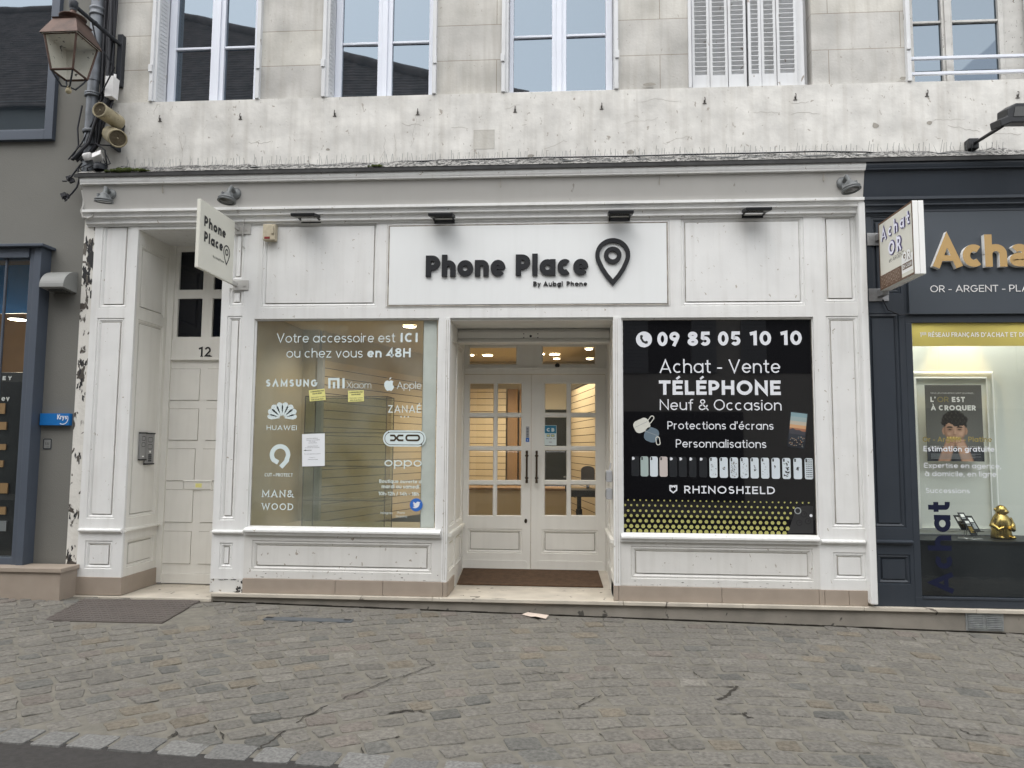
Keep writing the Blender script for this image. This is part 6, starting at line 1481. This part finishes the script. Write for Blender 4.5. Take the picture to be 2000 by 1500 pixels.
ribbon(b, front(YL-.004), [(c.x-.006,c.z-.03),(c.x+.022,c.z-.03)], False, .0015, .001, 0, 1, 1)
tag(b.build('wall_plaque', ['lampgrey','iron'], loc=c), 'small square dark-edged plaque below the blue sign on the grey wall', 'plaque')
# ================================================================= DARK SHOPFRONT ON THE RIGHT
DF = thing('shopfront', 'dark slate painted shopfront with gold raised lettering, right of the white one', 'shopfront', (4.4,0,.1))
XD0 = XR1+.012; XD1 = 6.4; XP = X0(1775,830)
b = MB(); cornice(b, 2.793, XD1, 0, 0); b.build('cornice', ['navy'], DF)
xw0, xw1 = X0(1786,640,.0), 6.2
zst = at(1750,1180).z
r_ = (XD0, XP, ZST+.002, ZM); 
pilaster('pilaster', r_, [rect(1703,424,1757,573,0), rect(1700,612,1763,1031,0), rect(1714,1083,1779,1141,0)], [at(1740,1063).z], 'navy', parent=DF)
sp = rect(1772,400,2100,613,-.03); ZW1 = at(1880,630).z; 
b = MB(); b.box(XP, XD1, .0, .06, ZW1, ZM); b.box(XP, X0(1787,800), -.004, .05, ZST+.002, ZW1); b.box(XP, XD1, -.006, .05, ZST+.002, at(1900,1168).z); b.box(X0(1787,800), XD1, -.012, .0, at(1900,1172).z, at(1900,1167).z)
b.build('window_frame', 'navy', DF, bevel=.004)
b = MB(); b.box(sp[0], XD1, -.035, -.001, sp[2], sp[3]); SPN = b.build('sign_panel', 'navypanel', DF, bevel=.003)
b = MB(); F = front(-.035); 
zb_, zt_ = Z0(1900,522,-.07), Z0(1900,461,-.07); Hc = zt_-zb_
for s, a_, c_ in (('A',1820,1880),('c',1879,1921),('h',1922.5,1967),('@',1971,2011),('t',2014,2040),('O',2075,2130),('R',2138,2180)): b = MB(); text(b, F, s, X0(a_,500,-.08), X0(c_,500,-.08), zb_, Hc, w=.225, d=.05, thick=.048, m=0, ms=1); b.build('raised_letter', ['goldface','acrylic'], SPN)
b = MB(); text(b, F, 'OR - ARGENT - PLATINE', X0(1817,563,-.04), X0(1817,563,-.04)+(X0(1999,563,-.04)-X0(1817,563,-.04))*1.30, Z0(1900,570,-.04), Z0(1900,556.7,-.04)-Z0(1900,570,-.04), w=.115, d=.004, thick=.004); b.build('small_lettering', 'wplastic', SPN)
# window pane, mustard band, lettering
YR = .03; zr0 = at(1900,1166).z; xg = X0(1787,800,YR)
b = MB(); b.face([(xg,YR,zr0),(XD1,YR,zr0),(XD1,YR,ZW1),(xg,YR,ZW1)]); PN = b.build('display_pane', 'rglass', DF)
b = MB(); zy = Z0(1900,676,YR); b.face([(xg,YR-.0012,zy),(XD1,YR-.0012,zy),(XD1,YR-.0012,ZW1),(xg,YR-.0012,ZW1)]); b.build('mustard_band', 'yellowband', PN)
def T(b, s, x0, x1, yb, yt, m=0, **k): ptext(b, s, x0, x1, yb, yt, YR, d=.003, m=m, **k)
b = MB(); T(b, '1', 1797, 1799.5, 658, 649, w=.2); T(b, 'ER', 1801, 1809, 654.5, 649, w=.2); x_ = 1813; T(b, 'RÉSEAU FRANÇAIS', 1813, 1912, 658, 649.2, w=.17); T(b, 'D’ACHAT ET DE VENTE', 1916, 2046, 658, 649, w=.17)
T(b, 'Estimation gratuite', 1803.5, 1942, 882, 871.5, w=.17); T(b, 'Expertise en agence,', 1805, 1955, 914.5, 904.5, w=.13); T(b, 'à domicile, en ligne', 1806, 1946, 930.5, 920.5, w=.13); T(b, 'Successions', 1808, 1894, 963, 953.5, w=.13)
b.build('white_lettering', 'vinylw', PN)
for s, a_, c_ in (('Or -',1802,1826),('Argent -',1831,1886),('Platine',1891,1937)): b = MB(); T(b, s, a_, c_, 863, 853, w=.15); b.build('gold_lettering', 'goldtext', PN)
b = MB(); FV = FR((0,YR,0),(0,0,1),(-1,0,0),(0,-1,0)); xb_ = X0(1858,1060,YR); text(b, FV, 'Achat', Z0(1850,1160,YR), Z0(1835,980,YR), -xb_, xb_-X0(1813,1060,YR), w=.22, d=.002, gap=.10); b.build('vertical_lettering', 'navytext', PN)
# inside: display bench, boards, poster
def dt(name, mb, m, lab, cat, loc, **k): return tag(mb.build(name, m, loc=loc, **k), lab, cat)
zsh = Z0(1900,1056,.12); 
b = MB(); b.box(xg-.0, XD1, .10, .62, zsh-.02, zsh); b.box(xg-.0, XD1, .115, .135, .2, zsh-.02); b.build('display_bench', 'blackgloss', None, (4,.3,.2)); tag(bpy.data.objects['display_bench'], 'dark glossy display bench along the foot of the right shop window', 'display bench')
b = MB(); b.box(xg-.1, XD1, .64, .68, .2, 3.3); b.box(xg-.10, xg-.03, .06, .64, .2, 3.3); b.box(XD1-.03, XD1, .06, .64, .2, 3.3); b.box(xg-.1, XD1, .06, .68, 3.2, 3.25); 
dt('display_backboard', b, 'rwall', 'pale display backboard closing the right shop window', 'display board', (4,.64,.2))
b = MB(); q = rect(1781,725,1947,1046,.60); 
for i, (e, d_) in enumerate(((.0,.600),(.05,.615))): ring(b, front(d_), inset(q,e), 0, inset(q,e+.02), .012, 0); ring(b, front(d_), inset(q,e), 0, inset(q,e), -.02, 0)
dt('panel_frame', b, 'acrylic', 'pale moulded frame on the backboard of the right shop window', 'frame', (q[0],.6,q[2]))
YP = .50; q = [(1805,752),(1915.5,752),(1923.5,901.5),(1812.5,900.5)]; x0, x1 = X0(1809,826,YP), X0(1919.5,826,YP); z0, z1 = Z0(1862,901,YP), Z0(1862,752,YP); ww, hh = x1-x0, z1-z0; F = front(YP)
PO = thing('poster', 'grey advertising poster of a dark-haired man biting gold, in the right shop window', 'poster', (x0,YP,z0))
U = lambda s: x0+ww*s
Zq = lambda t: z1-hh*t
b = MB(); b.box(x0, x1, YP, YP+.006, z0, z1); b.build('sheet', 'posterbg', PO)
def portrait(x, y):
    """printed photograph: colour at x 0..1 from the left, y 0..1 from the top"""
    sm = lambda a, b, t: (lambda k: k*k*(3-2*k))(min(max((t-a)/(b-a), 0), 1))
    mixc = lambda c, d, k: tuple(p*(1-k)+q*k for p, q in zip(c, d))
    nz = lambda f, s=0: (sin(x*f+s+2.1*sin(y*f*.7+s))+sin(y*f*1.3-s+1.7*sin(x*f*.9)))*.25+.5
    el = lambda cx, cy, rx, ry: math.hypot((x-cx)/rx, (y-cy)/ry)
    c = mixc((.085,.082,.078), (.16,.155,.145), sm(.1,.7,y)*(1-abs(x-.55)))
    skin = (.50,.29,.20); dark = (.20,.105,.07); lite = (.66,.43,.32); hair = (.018,.014,.012)
    c = mixc(c, mixc((.02,.022,.028),(.05,.05,.06),nz(22)), sm(.80,.84,y-.10*abs(x-.5)+.03))               # clothes
    for s_ in (-1,1): c = mixc(c, mixc(skin,dark,.35), 1-sm(.8,1.1,el(.5+s_*.195,.605,.030,.050)))                # ears
    f = el(.5, .595, .19-.045*sm(.60,.80,y), .205)
    if f < 1.08:
        sh = .5+.9*(x-.5)/.19*.5+.25*(.60-y)/.2; k = mixc(dark, lite, min(max(sh+.08*(nz(60)-.5),0),1)); k = mixc(k, skin, .45)
        k = mixc(k, dark, .75*sm(.72,1.05,f))
        k = mixc(k, (.16,.10,.075), .62*sm(.655,.70,y)*(.7+.6*(nz(150)-.5)))                                         # stubble
        for s_ in (-1,1):
            k = mixc(k, dark, .6*(1-sm(.5,1.3,el(.5+s_*.085,.582,.058,.028)))); k = mixc(k, hair, 1-sm(.7,1.15,el(.5+s_*.088,.552+.01*abs(x-.5-s_*.088)*10,.058,.011)))
            k = mixc(k, hair, 1-sm(.6,1.2,el(.5+s_*.085,.586,.030,.0075))); k = mixc(k, lite, .35*(1-sm(.3,1.1,el(.5+s_*.10,.640,.045,.028))))
        k = mixc(k, lite, .5*(1-sm(.3,1.1,el(.508,.615,.014,.050)))); k = mixc(k, dark, .75*(1-sm(.5,1.2,el(.492,.655,.040,.009)))); k = mixc(k, dark, .45*(1-sm(.4,1.1,el(.474,.622,.010,.040))))
        k = mixc(k, (.05,.025,.02), 1-sm(.8,1.1,el(.5,.693,.085,.018))); k = mixc(k, (.70,.66,.58), 1-sm(.8,1.1,el(.5,.688,.072,.010)))
        c = mixc(c, k, 1-sm(.97,1.07,f))
    hx = .5+.012*sin(y*60); h_ = el(hx, .475, .225+.018*nz(70), .128+.020*nz(46,1)); fr = .515+.028*sin((x-.46)*19)+.012*nz(90)+(abs(x-.5)/.2)**4*.075
    if y < fr: c = mixc(c, mixc(hair,(.075,.06,.05),max(0,nz(85,2)-.45)*1.6*sm(.2,.8,1-y)), 1-sm(.93,1.05,h_))
    for s_ in (-1,1):                                                                                                 # hands and forearms
        t_ = sm(.70,1.0,y); ax = .5+s_*(.085+.30*max(0,(y-.755))**.9/.25*.36); d_ = abs(x-ax)/(.095+.02*t_)
        if y > .705:
            k = mixc(skin, lite if s_ > 0 else dark, .35*(1-d_)); k = mixc(k, dark, .55*(sin((y-.70)*150+s_*(x-ax)*20) > .72)*(y < .775)); k = mixc(k, dark, .7*sm(.6,1,d_))
            c = mixc(c, k, (1-sm(.88,1.04,d_))*sm(.705,.722,y))
    c = mixc(c, mixc((.28,.17,.04),(.75,.55,.20),nz(120)), 1-sm(.85,1.05,max(abs(x-.48)/.13,abs(y-.700-.03*(x-.5))/.020)))  # the gold bar
    return c
b = MB(); NX, NY = 84, 112
for i in range(NX):
    for j in range(NY):
        c_ = portrait((i+.5)/NX, (j+.5)/NY); u0q, u1q, v0q, v1q = U(i/NX), U((i+1)/NX), Zq((j+1)/NY), Zq(j/NY)
        b.face([F.p(u0q,v0q,.001),F.p(u1q,v0q,.001),F.p(u1q,v1q,.001),F.p(u0q,v1q,.001)], 0, False, c_)
b.build('portrait', 'print', PO)
b = MB(); G = dict(d=.005)
text(b, F, 'TOUS LES CHAMPIONS SONT UNANIMES :', U(.09), U(.87), Zq(.118), hh*.02, w=.1, d=.005, eps=.00005); text(b, F, 'L’', U(.085), U(.185), Zq(.225), hh*.068, w=.25, d=.005, eps=.00005); text(b, F, 'EST', U(.465), U(.70), Zq(.225), hh*.068, w=.25, d=.005, eps=.00005); text(b, F, 'À CROQUER', U(.085), U(.885), Zq(.335), hh*.068, w=.25, gap=.08, d=.005, eps=.00005); text(b, F, 'OR', U(.21), U(.41), Zq(.225), hh*.068, w=.12, d=.005, m=1, eps=.00005)
text(b, F, 'RENDEZ-VOUS DANS NOS AGENCES', U(.05), U(.95), Zq(.815), hh*.014, w=.14, d=.005, eps=.00005)
for i in range(6): ribbon(b, F, [(U(.06),Zq(.905+.012*i)),(U(.94-.1*(i%3)),Zq(.905+.012*i))], False, hh*.0016, .0035, 0, 2, 2)
b.build('poster_lettering', ['wplastic','goldtext','gplastic'], PO)
pl_ = at(1895,676,.35); lamp('display_spot', (pl_.x,.46,2.93), 9, .02, (1,.66,.22), 75, (pl_.x,.64,2.45)); 
for x in (3.3,4.2,5.2): lamp('display_glow', (x,.20,2.95), 5, .1, (1,.96,.88))
# gold animal figurine
gxm = X0(1955,1020,.33); gzb, gzt = zsh+.001, Z0(1955,986,.33); gh = gzt-gzb
MK = thing('gold_figurine', 'shiny gold seated animal figurine on the dark display bench', 'figurine', (gxm,.33,gzb))
b = MB()
b.lathe((gxm,.33,gzb), (0,0,1), [(0,0),(gh*.28,0),(gh*.29,gh*.05),(gh*.265,gh*.2),(gh*.275,gh*.38),(gh*.25,gh*.54),(gh*.20,gh*.66),(gh*.15,gh*.72),(gh*.13,gh*.76)], 22)
b.ball((gxm,.32,gzb+gh*.83), gh*.17, n=16, sc=(.95,1,1)); b.ball((gxm+gh*.06,.33-gh*.13,gzb+gh*.80), gh*.09, n=12, sc=(1.2,1,.8)); b.ball((gxm+gh*.05,.33-gh*.145,gzb+gh*.865), gh*.03, n=8)
for s in (-1,1):
    b.ball((gxm+s*gh*.15,.33,gzb+gh*.86), gh*.045, n=10); b.tube([(gxm+s*gh*.20,.31,gzb+gh*.60),(gxm+s*gh*.30,.33-gh*.06,gzb+gh*.40),(gxm+s*gh*.20,.33-gh*.27,gzb+gh*.28),(gxm+s*gh*.08,.33-gh*.31,gzb+gh*.36)], [gh*.08,gh*.075,gh*.06,gh*.05], 10)
    b.ball((gxm+s*gh*.17,.33-gh*.27,gzb+gh*.06), gh*.09, n=12, sc=(.9,1.4,.65))
b.build('body', 'gold', MK)
# stand of gold bar cards
CS = thing('card_stand', 'small tilted rack of dark cards holding gold and silver bars on the display bench', 'card stand', (X0(1892,1040,.30),.3,zsh))
for i, (px0, py0, px1, py1, m) in enumerate(((1866,1006,1886,1034,'gold'),(1874,1001,1890,1022,'acrylic'),(1889,1007,1911,1037,'acrylic'),(1883,1013,1905,1045,'gold'))):
    Yc = .34-.02*i; a, e = at(px0+2,py0,Yc), at(px1-2,py1,Yc-.04); wq = .034; d_ = (e-a); n_ = V((1,0,0)); b = MB()
    P4 = [a-n_*wq*.9, a+n_*wq*.9, e+n_*wq*.9, e-n_*wq*.9]; nn = d_.cross(n_).normalized()
    if nn.y > 0: nn = -nn
    b.idx([tuple(p) for p in P4]+[tuple(p-nn*.004) for p in P4], [(0,1,2,3),(7,6,5,4),(0,4,5,1),(1,5,6,2),(2,6,7,3),(3,7,4,0)], 0)
    for t0, t1, mm in ((.14,.42,2),(.48,.86,1)): b.face([a+d_*t0-n_*wq*.5+nn*.002, a+d_*t0+n_*wq*.5+nn*.002, a+d_*t1+n_*wq*.5+nn*.002, a+d_*t1-n_*wq*.5+nn*.002], mm)
    b.obox(e+V((0,-.008,-.004)), (.05,0,0), (0,.014,0), (0,0,.003), 0)
    b.build('card', ['black', 'gold' if m == 'gold' else 'alu', 'acrylic'], CS)
    b = MB(); b.tube([e+V((0,0,-.005)), (e.x,e.y+.02,zsh)], .003, 6); b.lathe((e.x,e.y+.02,zsh), (0,0,1), [(.05,0),(.05,.004),(0,.005)], 16); b.build('foot', 'steel', CS)
# --- projecting sign
XA2 = 2.899; ya, yb_ = -.125, -.795; za, zb2 = 3.052, 3.677
AS = thing('projecting_sign', 'white-edged projecting box sign with violet lettering and brown patterned foot', 'sign', (XA2,-.1,za))
b = MB(); b.box(XA2, XA2+.044, yb_, ya, za, zb2); b.box(XA2+.048, XA2+.092, yb_, ya, za, zb2); b.box(XA2+.004, XA2+.088, yb_+.01, ya-.004, za+.004, zb2-.004, 0); b.build('box', 'acrylic', AS, bevel=.004)
FN = FR((XA2,0,0),(0,-1,0),(0,0,1),(-1,0,0)); u0_a, u1_a = -ya, -yb_
b = MB(); wq = u1_a-u0_a; hq = zb2-za; ring(b, FN, (u0_a,u1_a,za,zb2), .001, (u0_a+.018,u1_a-.018,za+.018,zb2-.018), .001, 1); grid(b, FN, u0_a+.018, u1_a-.018, za+.018, zb2-.018, .0012, (), 0)
zbr = za+hq*.21; grid(b, FN, u0_a+.018, u0_a+wq*.66, za+.018, zbr, .002, (), 1)
random.seed(2)
for i in range(8):
    for j in range(3):
        c0_, c1_ = u0_a+.045+wq*.072*i, za+.035+.042*j+(.021 if i%2 else 0)
        if c0_ < u0_a+wq*.64 and c1_ < zbr-.012: ribbon(b, FN, [(c0_+.019*cos(R(60*k_)), c1_+.019*sin(R(60*k_))) for k_ in range(6)], True, .0011, .0025, 0, 2, 2)
grid(b, FN, u0_a+wq*.66, u1_a-.02, za+.05, za+hq*.31, .002, (), 3); text(b, FN, 'OR', u0_a+wq*.69, u1_a-.05, za+hq*.24, hq*.13, w=.38, d=.003, m=1, gap=.02); text(b, FN, 'OR', u0_a+wq*.69, u1_a-.05, za+hq*.24, hq*.13, w=.26, d=.0052, m=3, gap=.09)
grid(b, FN, u0_a+wq*.685, u1_a-.035, za+hq*.125, za+hq*.21, .003, (), 1); text(b, FN, 'EN CASH', u0_a+wq*.70, u1_a-.045, za+hq*.14, hq*.055, w=.2, d=.004, m=3)
text(b, FN, 'et ARGENT', u0_a+wq*.30, u0_a+wq*.74, za+hq*.335, hq*.055, w=.10, d=.002, m=4)
b.build('face', ['signcream','brown','kraft','acrylic','ink'], AS)
b = MB()
for s, a_, c_, zz_, hh_ in (('Achat',.08,.94,.70,.20),('OR',.30,.70,.42,.22)):
    text(b, FN, s, u0_a+wq*a_, u0_a+wq*c_, za+hq*zz_, hq*hh_, w=.30, d=.004, m=1, gap=.14); text(b, FN, s, u0_a+wq*a_, u0_a+wq*c_, za+hq*zz_, hq*hh_, w=.30, d=.009, m=0, gap=.14, grow=-.009)
b.build('lit_lettering', ['led','ledrim'], AS)
for z in (zb2-.10, za-.005): b = MB(); b.box(XA2-.06, XA2+.12, -.014, -.002, z-.07, z+.05); b.box(XA2+.015, XA2+.075, ya, -.014, z-.03, z+.03); b.tube([(XA2-.04,-.018,z+.02),(XA2-.04,-.012,z+.02)], .008, 8); b.build('bracket', 'steel', AS, bevel=.003)
b = MB(); b.tube([(XA2+.06,-.02,za-.06),(XA2+.10,-.03,za-.16),(XA2+.20,-.03,za-.21),(XA2+.30,-.03,za-.20)], .006, 6); b.build('cable', 'blackcable', AS)
